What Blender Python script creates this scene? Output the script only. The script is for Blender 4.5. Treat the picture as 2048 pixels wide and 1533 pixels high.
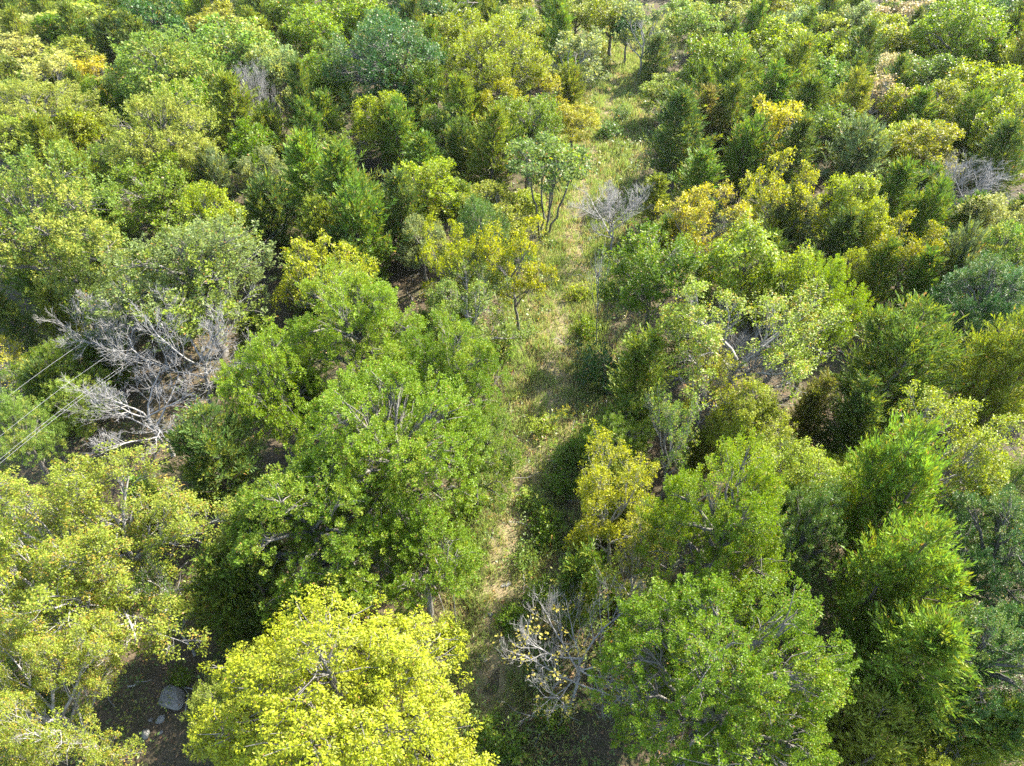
import bpy, math, random
import numpy as np
from mathutils import Vector

# ------------------------------------------------------------------ scene, camera, light
for o in list(bpy.data.objects):
    bpy.data.objects.remove(o)
SC = bpy.context.scene
COL = SC.collection
rs = np.random.RandomState(11)
random.seed(11)

FPX, PITCH, CAMH, CX, CY = 1384.0, math.radians(42.0), 30.0, 1024.0, 766.5
cam_d = bpy.data.cameras.new("camera")
cam = bpy.data.objects.new("camera", cam_d)
COL.objects.link(cam)
cam.location = (0, 0, CAMH)
cam.rotation_euler = (math.pi / 2 - PITCH, 0, 0)
cam_d.sensor_width = 36.0
cam_d.lens = FPX / 2048.0 * 36.0
cam_d.clip_start = 0.5
cam_d.clip_end = 6000
SC.camera = cam

SUN_EL, SUN_AZ = math.radians(42), math.radians(51)      # azimuth from +Y (view direction) towards +X
world = bpy.data.worlds.new("World")
SC.world = world
world.use_nodes = True
wn = world.node_tree
wn.nodes.clear()
w_out = wn.nodes.new("ShaderNodeOutputWorld")
w_bg = wn.nodes.new("ShaderNodeBackground")
w_sky = wn.nodes.new("ShaderNodeTexSky")
w_sky.sky_type = "NISHITA"
w_sky.sun_disc = False
w_sky.sun_elevation = SUN_EL
w_sky.sun_rotation = SUN_AZ
w_bg.inputs["Strength"].default_value = 0.15
wn.links.new(w_sky.outputs[0], w_bg.inputs["Color"])
wn.links.new(w_bg.outputs[0], w_out.inputs["Surface"])

sun_d = bpy.data.lights.new("sun", "SUN")
sun_d.energy = 5.0
sun_d.angle = math.radians(0.55)
sun_d.color = (1.0, 0.95, 0.85)
sun = bpy.data.objects.new("sun", sun_d)
COL.objects.link(sun)
sdir = Vector((math.sin(SUN_AZ) * math.cos(SUN_EL), math.cos(SUN_AZ) * math.cos(SUN_EL), math.sin(SUN_EL)))
sun.rotation_euler = sdir.to_track_quat("Z", "Y").to_euler()
sun.location = (60, 60, 80)

SC.view_settings.view_transform = "Standard"
SC.view_settings.look = "None"
SC.view_settings.exposure = 2.25
SC.view_settings.gamma = 1.0
SC.view_settings.use_curve_mapping = False
SC.render.engine = "CYCLES"
SC.cycles.max_bounces = 7
SC.cycles.diffuse_bounces = 4
SC.cycles.glossy_bounces = 2
SC.cycles.transmission_bounces = 5
SC.cycles.volume_bounces = 0
SC.cycles.use_denoising = False
SC.cycles.use_adaptive_sampling = True
SC.cycles.adaptive_threshold = 0.01

# ------------------------------------------------------------------ geometry helpers
FWD = np.array([0, math.cos(PITCH), -math.sin(PITCH)])
UPV = np.array([0, math.sin(PITCH), math.cos(PITCH)])


def at(px, py, z):
    """World point at height z seen at a pixel of the 2048 x 1533 photograph."""
    d = FWD + np.array([1, 0, 0]) * (px - CX) / FPX - UPV * (py - CY) / FPX
    t = (z - CAMH) / d[2]
    return np.array([0, 0, CAMH]) + t * d


def depth_of(p):
    return float(np.dot(np.asarray(p) - np.array([0, 0, CAMH]), FWD))


def pix(p):
    v = np.asarray(p, float) - np.array([0, 0, CAMH])
    z = np.dot(v, FWD)
    return CX + FPX * v[0] / z, CY - FPX * np.dot(v, UPV) / z, z


def ground_z(x, y):
    x = np.asarray(x, float)
    y = np.asarray(y, float)
    f = np.exp(-((x / 160) ** 2 + ((y - 60) / 160) ** 2))
    return f * (0.22 * np.sin(x * 0.21 + 1.3) * np.cos(y * 0.17) + 0.1 * np.sin(x * 0.55 + y * 0.4) + 0.06 * np.sin(y * 0.9 - x * 0.7))


def nrm(v):
    return v / np.maximum(np.linalg.norm(v, axis=-1, keepdims=True), 1e-9)


def make_mesh(name, V, F, mats=(), attr=None, smooth=False):
    """V (n,3), F (m,4) quads or list of such; attr: dict name -> per-face float."""
    me = bpy.data.meshes.new(name)
    V = np.asarray(V, np.float32)
    F = np.asarray(F, np.int32)
    k = F.shape[1]
    me.vertices.add(len(V))
    me.vertices.foreach_set("co", V.ravel())
    me.loops.add(F.size)
    me.loops.foreach_set("vertex_index", F.ravel())
    me.polygons.add(len(F))
    me.polygons.foreach_set("loop_start", np.arange(0, F.size, k, dtype=np.int32))
    if smooth:
        me.polygons.foreach_set("use_smooth", np.ones(len(F), bool))
    for a, val in (attr or {}).items():
        la = me.attributes.new(a, "FLOAT", "FACE")
        la.data.foreach_set("value", np.asarray(val, np.float32))
    for m in mats:
        me.materials.append(m)
    me.update(calc_edges=True)
    return me


class Tubes:
    """Collects tapered tubes into one mesh."""

    def __init__(self):
        self.V, self.F, self.n = [], [], 0

    def add(self, P, R, sides=5, cap=True):
        P = np.asarray(P, float)
        R = np.asarray(R, float)
        K = len(P)
        T = nrm(np.gradient(P, axis=0))
        ref = np.where(np.abs(T[:, 2:3]) > 0.9, np.array([[1.0, 0, 0]]), np.array([[0, 0, 1.0]]))
        ref = np.repeat(ref[:1], K, 0) if True else ref
        A = nrm(np.cross(T, ref) + 1e-6)
        B = np.cross(T, A)
        th = np.arange(sides) / sides * 2 * math.pi
        ring = P[:, None, :] + R[:, None, None] * (np.cos(th)[None, :, None] * A[:, None, :] + np.sin(th)[None, :, None] * B[:, None, :])
        i = np.arange(K - 1)[:, None] * sides
        j = np.arange(sides)[None, :]
        j2 = (j + 1) % sides
        F = np.stack([i + j, i + j2, i + sides + j2, i + sides + j], -1).reshape(-1, 4)
        self.V.append(ring.reshape(-1, 3))
        self.F.append(F + self.n)
        self.n += K * sides

    def mesh(self, name, mats):
        return make_mesh(name, np.concatenate(self.V), np.concatenate(self.F), mats, smooth=True)


def kites(P, D, N, L, W, fold=0.15, wide=0.45):
    """Leaf-shaped quads: base P, direction D, normal N, length L, width W."""
    D = nrm(D)
    N = nrm(N - D * np.sum(N * D, -1, keepdims=True))
    S = np.cross(D, N)
    L = L[:, None]
    W = W[:, None]
    mid = P + D * L * wide + N * W * fold
    V = np.stack([P, mid + S * W * 0.5, P + D * L, mid - S * W * 0.5], 1)
    return V


def leaf_mesh(name, parts, mats):
    """parts: list of (V (n,4,3), sprig (n,))"""
    V = np.concatenate([p[0] for p in parts])
    S = np.concatenate([p[1] for p in parts])
    n = len(V)
    return make_mesh(name, V.reshape(-1, 3), np.arange(n * 4).reshape(n, 4), mats, {"sprig": S})


# ------------------------------------------------------------------ materials
def nodes_of(m):
    m.use_nodes = True
    nt = m.node_tree
    nt.nodes.clear()
    return nt, nt.nodes, nt.links


def N(nt, t, **kw):
    n = nt.nodes.new(t)
    for k, v in kw.items():
        if k in n.inputs:
            n.inputs[k].default_value = v
        else:
            setattr(n, k, v)
    return n


def leaf_material(name, alt, alt_frac, rough=0.42, transl=0.38, spec=0.5, brown=0.02, var=0.75):
    m = bpy.data.materials.new(name)
    nt, ns, lk = nodes_of(m)
    out = N(nt, "ShaderNodeOutputMaterial")
    oi = N(nt, "ShaderNodeObjectInfo")
    ge = N(nt, "ShaderNodeNewGeometry")
    at_ = N(nt, "ShaderNodeAttribute", attribute_name="sprig")
    # sprig-wise drift towards the second leaf colour
    mr = N(nt, "ShaderNodeMapRange")
    mr.inputs["From Min"].default_value = 1 - alt_frac - 0.12
    mr.inputs["From Max"].default_value = 1 - alt_frac + 0.12
    lk.new(at_.outputs["Fac"], mr.inputs["Value"])
    mx = N(nt, "ShaderNodeMix", data_type="RGBA")
    lk.new(mr.outputs[0], mx.inputs["Factor"])
    lk.new(oi.outputs["Color"], mx.inputs["A"])
    mx.inputs["B"].default_value = (*alt, 1)
    # leaf by leaf
    wn_ = N(nt, "ShaderNodeTexWhiteNoise", noise_dimensions="1D")
    lk.new(ge.outputs["Random Per Island"], wn_.inputs["W"])
    hv = N(nt, "ShaderNodeMapRange")
    hv.inputs["To Min"].default_value = 0.488
    hv.inputs["To Max"].default_value = 0.52
    lk.new(ge.outputs["Random Per Island"], hv.inputs["Value"])
    vv = N(nt, "ShaderNodeMapRange")
    vv.inputs["To Min"].default_value = 1 - var * 0.5
    vv.inputs["To Max"].default_value = 1 + var * 0.5
    lk.new(wn_.outputs["Value"], vv.inputs["Value"])
    hs = N(nt, "ShaderNodeHueSaturation")
    lk.new(hv.outputs[0], hs.inputs["Hue"])
    lk.new(vv.outputs[0], hs.inputs["Value"])
    lk.new(mx.outputs["Result"], hs.inputs["Color"])
    gt = N(nt, "ShaderNodeMath", operation="GREATER_THAN")
    gt.inputs[1].default_value = 1 - brown
    lk.new(ge.outputs["Random Per Island"], gt.inputs[0])
    mb = N(nt, "ShaderNodeMix", data_type="RGBA")
    lk.new(gt.outputs[0], mb.inputs["Factor"])
    lk.new(hs.outputs[0], mb.inputs["A"])
    mb.inputs["B"].default_value = (0.3, 0.17, 0.05, 1)
    bs = N(nt, "ShaderNodeBsdfPrincipled")
    bs.inputs["Roughness"].default_value = rough
    bs.inputs["Specular IOR Level"].default_value = spec
    lk.new(mb.outputs["Result"], bs.inputs["Base Color"])
    tr = N(nt, "ShaderNodeBsdfTranslucent")
    h2 = N(nt, "ShaderNodeHueSaturation", Hue=0.498, Saturation=1.08, Value=1.3)
    lk.new(mb.outputs["Result"], h2.inputs["Color"])
    lk.new(h2.outputs[0], tr.inputs["Color"])
    ms = N(nt, "ShaderNodeMixShader")
    ms.inputs[0].default_value = transl
    lk.new(bs.outputs[0], ms.inputs[1])
    lk.new(tr.outputs[0], ms.inputs[2])
    lk.new(ms.outputs[0], out.inputs["Surface"])
    return m


def bark_material(name, c1, c2, scale=6.0):
    m = bpy.data.materials.new(name)
    nt, ns, lk = nodes_of(m)
    out = N(nt, "ShaderNodeOutputMaterial")
    tc = N(nt, "ShaderNodeTexCoord")
    no = N(nt, "ShaderNodeTexNoise", Scale=scale, Detail=6.0, Roughness=0.65)
    mp = N(nt, "ShaderNodeMapping")
    mp.inputs["Scale"].default_value = (1, 1, 0.3)
    lk.new(tc.outputs["Object"], mp.inputs[0])
    lk.new(mp.outputs[0], no.inputs["Vector"])
    rp = N(nt, "ShaderNodeMix", data_type="RGBA")
    st = N(nt, "ShaderNodeMapRange")
    st.inputs["From Min"].default_value = 0.35
    st.inputs["From Max"].default_value = 0.65
    lk.new(no.outputs[0], st.inputs["Value"])
    lk.new(st.outputs[0], rp.inputs["Factor"])
    rp.inputs["A"].default_value = (*c1, 1)
    rp.inputs["B"].default_value = (*c2, 1)
    bs = N(nt, "ShaderNodeBsdfPrincipled", Roughness=0.85)
    bs.inputs["Specular IOR Level"].default_value = 0.25
    bm = N(nt, "ShaderNodeBump", Strength=0.6, Distance=0.03)
    lk.new(no.outputs[0], bm.inputs["Height"])
    lk.new(bm.outputs[0], bs.inputs["Normal"])
    lk.new(rp.outputs["Result"], bs.inputs["Base Color"])
    lk.new(bs.outputs[0], out.inputs["Surface"])
    return m


def ground_material(name, cols, scale=0.5, bump=0.08):
    """Four colours mixed by layered noise in world metres."""
    m = bpy.data.materials.new(name)
    nt, ns, lk = nodes_of(m)
    out = N(nt, "ShaderNodeOutputMaterial")
    tc = N(nt, "ShaderNodeTexCoord")
    fs = []
    for s, d in ((scale, 4.0), (scale * 5.3, 6.0), (scale * 31, 3.0)):
        no = N(nt, "ShaderNodeTexNoise", Scale=s, Detail=d, Roughness=0.6)
        lk.new(tc.outputs["Object"], no.inputs["Vector"])
        st = N(nt, "ShaderNodeMapRange")
        st.inputs["From Min"].default_value = 0.4
        st.inputs["From Max"].default_value = 0.62
        lk.new(no.outputs[0], st.inputs["Value"])
        fs.append((no, st))
    prev = None
    for i in range(3):
        mx = N(nt, "ShaderNodeMix", data_type="RGBA")
        if prev is None:
            mx.inputs["A"].default_value = (*cols[0], 1)
        else:
            lk.new(prev, mx.inputs["A"])
        mx.inputs["B"].default_value = (*cols[i + 1], 1)
        lk.new(fs[i][1].outputs[0], mx.inputs["Factor"])
        prev = mx.outputs["Result"]
    bs = N(nt, "ShaderNodeBsdfPrincipled", Roughness=0.95)
    bs.inputs["Specular IOR Level"].default_value = 0.15
    bm = N(nt, "ShaderNodeBump", Strength=0.8, Distance=bump)
    lk.new(fs[2][0].outputs[0], bm.inputs["Height"])
    lk.new(bm.outputs[0], bs.inputs["Normal"])
    lk.new(prev, bs.inputs["Base Color"])
    lk.new(bs.outputs[0], out.inputs["Surface"])
    return m


M_LEAF = {
    "green": leaf_material("leaf_green", (0.2, 0.25, 0.02), 0.2, rough=0.46, transl=0.4, spec=0.24),
    "glossy": leaf_material("leaf_glossy", (0.13, 0.18, 0.03), 0.2, rough=0.45, transl=0.32, spec=0.32),
    "turning": leaf_material("leaf_turning", (0.34, 0.26, 0.03), 0.1, rough=0.48, transl=0.42, spec=0.25, brown=0.012),
    "orange": leaf_material("leaf_orange_tipped", (0.42, 0.2, 0.04), 0.02, rough=0.48, transl=0.42, spec=0.25, brown=0.02),
    "yellow": leaf_material("leaf_yellow", (0.22, 0.235, 0.016), 0.28, rough=0.46, transl=0.42, spec=0.25, brown=0.012, var=1.0),
    "pale": leaf_material("leaf_pale", (0.29, 0.3, 0.05), 0.3, rough=0.48, transl=0.42, spec=0.22, brown=0.01),
    "cedar": leaf_material("cedar_needles", (0.19, 0.21, 0.02), 0.25, rough=0.6, transl=0.3, spec=0.3, brown=0.015, var=0.9),
}
M_BARK = {
    "grey": bark_material("bark_grey", (0.11, 0.098, 0.08), (0.2, 0.185, 0.16)),
    "pale": bark_material("bark_pale", (0.18, 0.165, 0.145), (0.34, 0.32, 0.29)),
    "dark": bark_material("bark_dark", (0.09, 0.07, 0.055), (0.2, 0.165, 0.13)),
    "dead": bark_material("bark_dead", (0.17, 0.16, 0.148), (0.32, 0.305, 0.28)),
}
M_GROUND = ground_material("forest_floor", [(0.085, 0.062, 0.036), (0.06, 0.075, 0.025), (0.13, 0.095, 0.058), (0.05, 0.04, 0.025)], 0.35)
M_PATH = ground_material("dry_grass_path", [(0.19, 0.165, 0.075), (0.12, 0.14, 0.045), (0.26, 0.2, 0.115), (0.13, 0.1, 0.055)], 0.6, 0.05)
M_GRASS = leaf_material("grass_blades", (0.4, 0.33, 0.15), 0.33, rough=0.55, transl=0.35, brown=0.04, var=0.6)
M_WEED = leaf_material("undergrowth_leaves", (0.22, 0.22, 0.04), 0.22, rough=0.5, transl=0.35, brown=0.05)
M_LITTER = leaf_material("fallen_leaves", (0.33, 0.2, 0.1), 0.4, rough=0.8, transl=0.1, spec=0.2, brown=0.2)
M_ROCK = ground_material("limestone", [(0.2, 0.195, 0.18), (0.13, 0.125, 0.115), (0.27, 0.26, 0.24), (0.15, 0.14, 0.12)], 1.2, 0.03)
m = bpy.data.materials.new("aluminium_wire")
m.use_nodes = True
m.node_tree.nodes["Principled BSDF"].inputs["Base Color"].default_value = (0.2, 0.2, 0.2, 1)
m.node_tree.nodes["Principled BSDF"].inputs["Metallic"].default_value = 0.0
m.node_tree.nodes["Principled BSDF"].inputs["Roughness"].default_value = 0.45
M_WIRE = m

PAL = {   # leaf colour -> (base reflectance, material)
    "green": ((0.118, 0.182, 0.011), "green"), "bright": ((0.165, 0.235, 0.012), "green"), "leaf": ((0.125, 0.18, 0.024), "green"),
    "lime": ((0.23, 0.275, 0.018), "yellow"), "limeorange": ((0.235, 0.275, 0.026), "orange"), "yellow": ((0.275, 0.27, 0.012), "yellow"),
    "gold": ((0.31, 0.295, 0.02), "turning"), "pale": ((0.24, 0.285, 0.038), "pale"), "cream": ((0.31, 0.31, 0.08), "pale"),
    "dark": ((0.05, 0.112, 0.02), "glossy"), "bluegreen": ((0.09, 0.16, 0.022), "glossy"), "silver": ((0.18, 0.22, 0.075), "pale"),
    "greygreen": ((0.13, 0.175, 0.04), "green"), "palegreen": ((0.15, 0.225, 0.032), "pale"), "olive": ((0.25, 0.26, 0.03), "yellow"),
    "peach": ((0.36, 0.29, 0.13), "turning"),
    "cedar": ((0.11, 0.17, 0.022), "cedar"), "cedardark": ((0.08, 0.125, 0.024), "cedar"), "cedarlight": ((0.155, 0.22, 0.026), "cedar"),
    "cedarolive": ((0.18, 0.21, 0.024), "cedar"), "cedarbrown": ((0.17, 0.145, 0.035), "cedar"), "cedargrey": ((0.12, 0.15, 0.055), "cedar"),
}

# ------------------------------------------------------------------ tree prototypes (meshes only)
PROTO = {}


def bent(p0, p1, k, wob, rng, sag=0.0):
    t = np.linspace(0, 1, k)[:, None]
    p = p0 + (p1 - p0) * t
    L = np.linalg.norm(p1 - p0)
    w = rng.normal(0, wob * L, (k, 3))
    w[0] = w[-1] = 0
    p = p + w
    p[:, 2] += sag * L * np.sin(t[:, 0] * math.pi)
    return p


def trunk_tube(tb, base, top, r0, r1, rng, k=9, sides=8, flare=1.7):
    P = bent(np.array(base, float), np.array(top, float), k, 0.012, rng)
    t = np.linspace(0, 1, k)
    R = r0 + (r1 - r0) * t
    R[0] *= flare
    P = np.vstack([P[:1], P[:1] + (P[1] - P[0]) * 0.12, P[1:]])
    R = np.concatenate([[R[0]], [r0 * 1.12], R[1:]])
    tb.add(P, R, sides)
    return P


def sprig_leaves(tips, axes, n, L, rad, leaf, wid, rng, droop=0.0, up=0.8, taper=0.6, drift=None):
    T = len(tips)
    t = rng.rand(T, n, 1) ** 0.6
    rv = nrm(rng.normal(size=(T, n, 3)))
    ax = axes[:, None, :]
    rv = nrm(rv - ax * np.sum(rv * ax, -1, keepdims=True))
    r = rad * (1 - taper * t) * np.sqrt(rng.rand(T, n, 1))
    sc = rng.uniform(0.7, 1.3, (T, 1, 1))
    P = tips[:, None, :] + ax * (L * sc * (t - 0.35)) + rv * r * sc
    P[..., 2] -= droop * r[..., 0] * 0.9
    D = ax * 0.6 + rv * 0.9 + rng.normal(0, 0.35, (T, n, 3))
    D[..., 2] -= droop
    Nn = rng.normal(0, 0.55, (T, n, 3)) + np.array([0, 0, up]) + ax * 0.4
    base = rng.rand(T, 1)
    if drift is not None:
        base = np.clip(0.5 + (base - 0.5) * 0.75 + (drift[:, None] - 0.5) * 0.75, 0, 1)
    S = np.clip(base + rng.normal(0, 0.1, (T, n)), 0, 1)
    ln = leaf * rng.uniform(0.65, 1.3, T * n)
    V = kites(P.reshape(-1, 3), D.reshape(-1, 3), Nn.reshape(-1, 3), ln, ln * wid * rng.uniform(0.8, 1.2, T * n))
    return V, S.reshape(-1)


def broadleaf(key, seed, R, H, cb, nl, ntip, nleaf, leaf, wid=0.6, L=0.75, rad=0.3, droop=0.0, lobe=0.4, flat=1.0, upsprig=0.6, stems=1, gaps=0.08, twigs=0.4, bark="grey"):
    """Crown of lobes, each a shell of leafy sprigs; cb: height of the lowest branches."""
    rng = np.random.RandomState(seed)
    hz = (H - cb) / 2
    c = np.array([0, 0, cb + hz * 0.92])
    ax3 = np.array([R, R, hz])
    # lobe centres spread over the crown
    i = np.arange(nl) + 0.5
    z = 1 - i / nl * 1.45
    z = np.clip(z, -0.5, 1)
    ph = i * 2.39996 + rng.rand() * 6
    d = np.stack([np.sqrt(np.maximum(0, 1 - z * z)) * np.cos(ph), np.sqrt(np.maximum(0, 1 - z * z)) * np.sin(ph), z], 1)
    d = nrm(d + rng.normal(0, 0.16, (nl, 3)))
    lr = lobe * R * rng.uniform(0.6, 1.32, nl)
    lc = c + d * ax3 * (1 - lobe * rng.uniform(0.75, 1.05, nl))[:, None] * rng.uniform(0.72, 1.16, (nl, 1))
    trunkT, brT = Tubes(), Tubes()
    tops = []
    if stems == 1:
        P = trunk_tube(trunkT, (0, 0, -0.25), (rng.normal(0, 0.06 * R), rng.normal(0, 0.06 * R), cb + hz * 0.9), 0.028 * H, 0.011 * H, rng)
        tops.append(P)
    else:
        for s in range(stems):
            a = s / stems * 6.283 + rng.rand()
            P = trunk_tube(trunkT, (0.22 * math.cos(a), 0.22 * math.sin(a), -0.2), (0.45 * R * math.cos(a), 0.45 * R * math.sin(a), cb + hz * 0.5), 0.012 * H, 0.006 * H, rng, flare=1.25)
            tops.append(P)
    tips, axes, dr = [], [], []
    lobe_r = rng.rand(nl)
    for k in range(nl):
        P = tops[np.argmin([np.linalg.norm(q[-1][:2] - lc[k][:2]) for q in tops])]
        zt = min(max(lc[k][2] - 0.45 * np.linalg.norm(lc[k][:2]) - 0.6, cb * 0.85), P[-1][2])
        j = int(np.argmin(np.abs(P[:, 2] - zt)))
        B = bent(P[j], lc[k], 6, 0.035, rng, sag=0.08)
        brT.add(B, np.linspace(0.011 * H, 0.0035 * H, 6), 5)
        # tips on the lobe's shell
        dv = nrm(rng.normal(size=(ntip, 3)) + d[k] * 0.75 + np.array([0, 0, 0.35]))
        rr = lr[k] * rng.uniform(0.55, 1.05, (ntip, 1)) * rng.choice([0.8, 1, 1, 1.2], (ntip, 1))
        tp = lc[k] + dv * rr * np.array([1, 1, 0.85 * flat])
        ax_ = nrm(dv * 0.7 + d[k] * 0.25 + np.array([0, 0, upsprig]) + rng.normal(0, 0.22, (ntip, 3)))
        keep = rng.rand(ntip) > gaps
        tips.append(tp[keep])
        axes.append(ax_[keep])
        dr.append(np.full(keep.sum(), lobe_r[k]))
        for q in np.nonzero(keep)[0]:
            if rng.rand() < twigs:
                b0 = B[rng.randint(3, 6)]
                brT.add(bent(b0, tp[q], 4, 0.05, rng, sag=0.1), np.linspace(0.003 * H, 0.0012 * H, 4), 3)
    # some sprigs inside the crown along the limbs
    ni = int(nl * ntip * 0.18)
    k = rng.randint(0, nl, ni)
    tp = c + (lc[k] - c) * rng.uniform(0.2, 0.9, (ni, 1)) + rng.normal(0, 0.16 * R, (ni, 3))
    tips.append(tp)
    axes.append(nrm(rng.normal(size=(ni, 3)) + np.array([0, 0, 0.5])))
    dr.append(lobe_r[k])
    tips = np.concatenate(tips)
    axes = np.concatenate(axes)
    lm = leaf_mesh(key + "_crown", [sprig_leaves(tips, axes, nleaf, L, rad, leaf, wid, rng, droop, drift=np.concatenate(dr))], [M_LEAF["green"]])
    PROTO[key] = dict(R=R * 1.02, H=H, cb=cb, parts=[("trunk", trunkT.mesh(key + "_trunk", [M_BARK[bark]])), ("branches", brT.mesh(key + "_branches", [M_BARK[bark]])), ("crown", lm)])


def skeleton(rng, H, R, cb, nlimb, levels, up=0.5, r0=None, spread=1.0, ratio=0.55, kids=(7, 6, 5), curve=0.35, seg=6):
    """Branching limbs; returns trunk tubes, list of limb Tubes, tips and directions."""
    r0 = r0 or 0.02 * H
    tr = Tubes()
    ttop = cb + (H - cb) * 0.45
    P = trunk_tube(tr, (0, 0, -0.25), (rng.normal(0, 0.04 * H), rng.normal(0, 0.04 * H), ttop), r0, r0 * 0.5, rng)
    limbs, tips, dirs = [], [], []

    def grow(tb, p, d, length, r, lev):
        pts = [p]
        dd = d.copy()
        sg = seg if lev < levels - 1 else 3
        for s in range(sg):
            dd = nrm(dd + np.array([0, 0, 1]) * curve / sg * (1.3 if lev else 0.5) + rng.normal(0, 0.13, 3))
            pts.append(pts[-1] + dd * length / sg)
        pts = np.array(pts)
        rr = np.linspace(r, max(r * 0.35, 0.006), sg + 1)
        tb.add(pts, rr, 5 if lev == 0 else (4 if lev == 1 else 3))
        if lev >= levels - 1:
            tips.append(pts[-1])
            dirs.append(dd)
            return
        n = kids[min(lev, len(kids) - 1)]
        for k in range(n):
            t = 0.28 + 0.72 * (k + rng.rand() * 0.8) / n
            t = min(t, 0.99)
            f = t * seg
            i = int(f)
            b = pts[i] + (pts[min(i + 1, seg)] - pts[i]) * (f - i)
            tan = nrm(pts[min(i + 1, seg)] - pts[max(i - 1, 0)])
            side = nrm(np.cross(tan, rng.normal(size=3)) + np.array([0, 0, 0.25]))
            nd = nrm(tan * 0.75 + side * rng.uniform(0.55, 1.0))
            grow(tb, b, nd, length * ratio * rng.uniform(0.75, 1.2) * (1.15 - 0.55 * t), max(r * (1 - 0.65 * t) * 0.62, 0.008), lev + 1)
        tips.append(pts[-1])
        dirs.append(dd)

    for k in range(nlimb):
        a = k * 2.39996 + rng.rand() * 0.7
        f = 0.35 + 0.65 * (k + 0.5) / nlimb
        zz = cb + (ttop - cb) * (k / max(1, nlimb - 1)) * 0.98
        j = int(np.argmin(np.abs(P[:, 2] - zz)))
        el = 0.25 + up * f
        d = nrm(np.array([math.cos(a) * spread, math.sin(a) * spread, el * 1.5]))
        ln = R * rng.uniform(0.85, 1.15) * (1.15 - 0.15 * f) if el < 0.6 else (H - P[j][2]) * rng.uniform(0.8, 1.0)
        tb = Tubes()
        grow(tb, P[j], d, ln, r0 * 0.55, 0)
        limbs.append(tb)
    return tr, limbs, np.array(tips), np.array(dirs)


def sparse(key, seed, R, H, cb, nlimb, nleaf, leaf, frac=0.8, levels=4, wid=0.6, L=0.5, rad=0.28, bark="pale", kids=(6, 5, 4), up=0.55, droop=0.15, ratio=0.55, lowbare=0.0):
    """Thin crown whose pale limbs show between the leaves."""
    rng = np.random.RandomState(seed)
    tr, limbs, tips, dirs = skeleton(rng, H, R, cb, nlimb, levels, up=up, kids=kids, ratio=ratio)
    keep = rng.rand(len(tips)) < frac
    if lowbare:
        keep &= tips[:, 2] > np.quantile(tips[:, 2], lowbare) + rng.normal(0, 0.5, len(tips))
    br = Tubes()
    for l in limbs:
        for v, f in zip(l.V, l.F):
            br.V.append(v)
            br.F.append(f + br.n)
        br.n += l.n
    tp, dr = tips[keep], nrm(dirs[keep] + np.array([0, 0, 0.2]))
    lm = leaf_mesh(key + "_crown", [sprig_leaves(tp, dr, nleaf, L, rad, leaf, wid, rng, droop)], [M_LEAF["green"]])
    PROTO[key] = dict(R=float(np.quantile(np.linalg.norm(tips[:, :2], axis=1), 0.93)) + rad * 0.6, H=float(tips[:, 2].max()) + 0.2, cb=cb,
                      parts=[("trunk", tr.mesh(key + "_trunk", [M_BARK[bark]])), ("branches", br.mesh(key + "_branches", [M_BARK[bark]])), ("crown", lm)])


def dead(key, seed, R, H, cb, nlimb, levels=4, kids=(7, 6, 4), up=0.5, curve=0.5, bark="dead", ratio=0.55, spread=1.0, leafy=0):
    rng = np.random.RandomState(seed)
    tr, limbs, tips, dirs = skeleton(rng, H, R, cb, nlimb, levels, up=up, kids=kids, curve=curve, ratio=ratio, spread=spread, r0=0.0125 * H)
    parts = [("trunk", tr.mesh(key + "_trunk", [M_BARK[bark]]))]
    parts += [("limb", l.mesh(key + "_limb", [M_BARK[bark]])) for l in limbs]
    if leafy:
        k = rng.choice(len(tips), leafy, replace=False)
        parts.append(("leaves", leaf_mesh(key + "_leaves", [sprig_leaves(tips[k], dirs[k], 9, 0.35, 0.25, 0.15, 0.55, rng, 0.4)], [M_LEAF["turning"]])))
    PROTO[key] = dict(R=float(np.quantile(np.linalg.norm(tips[:, :2], axis=1), 0.93)), H=float(tips[:, 2].max()), cb=cb, parts=parts)


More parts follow.
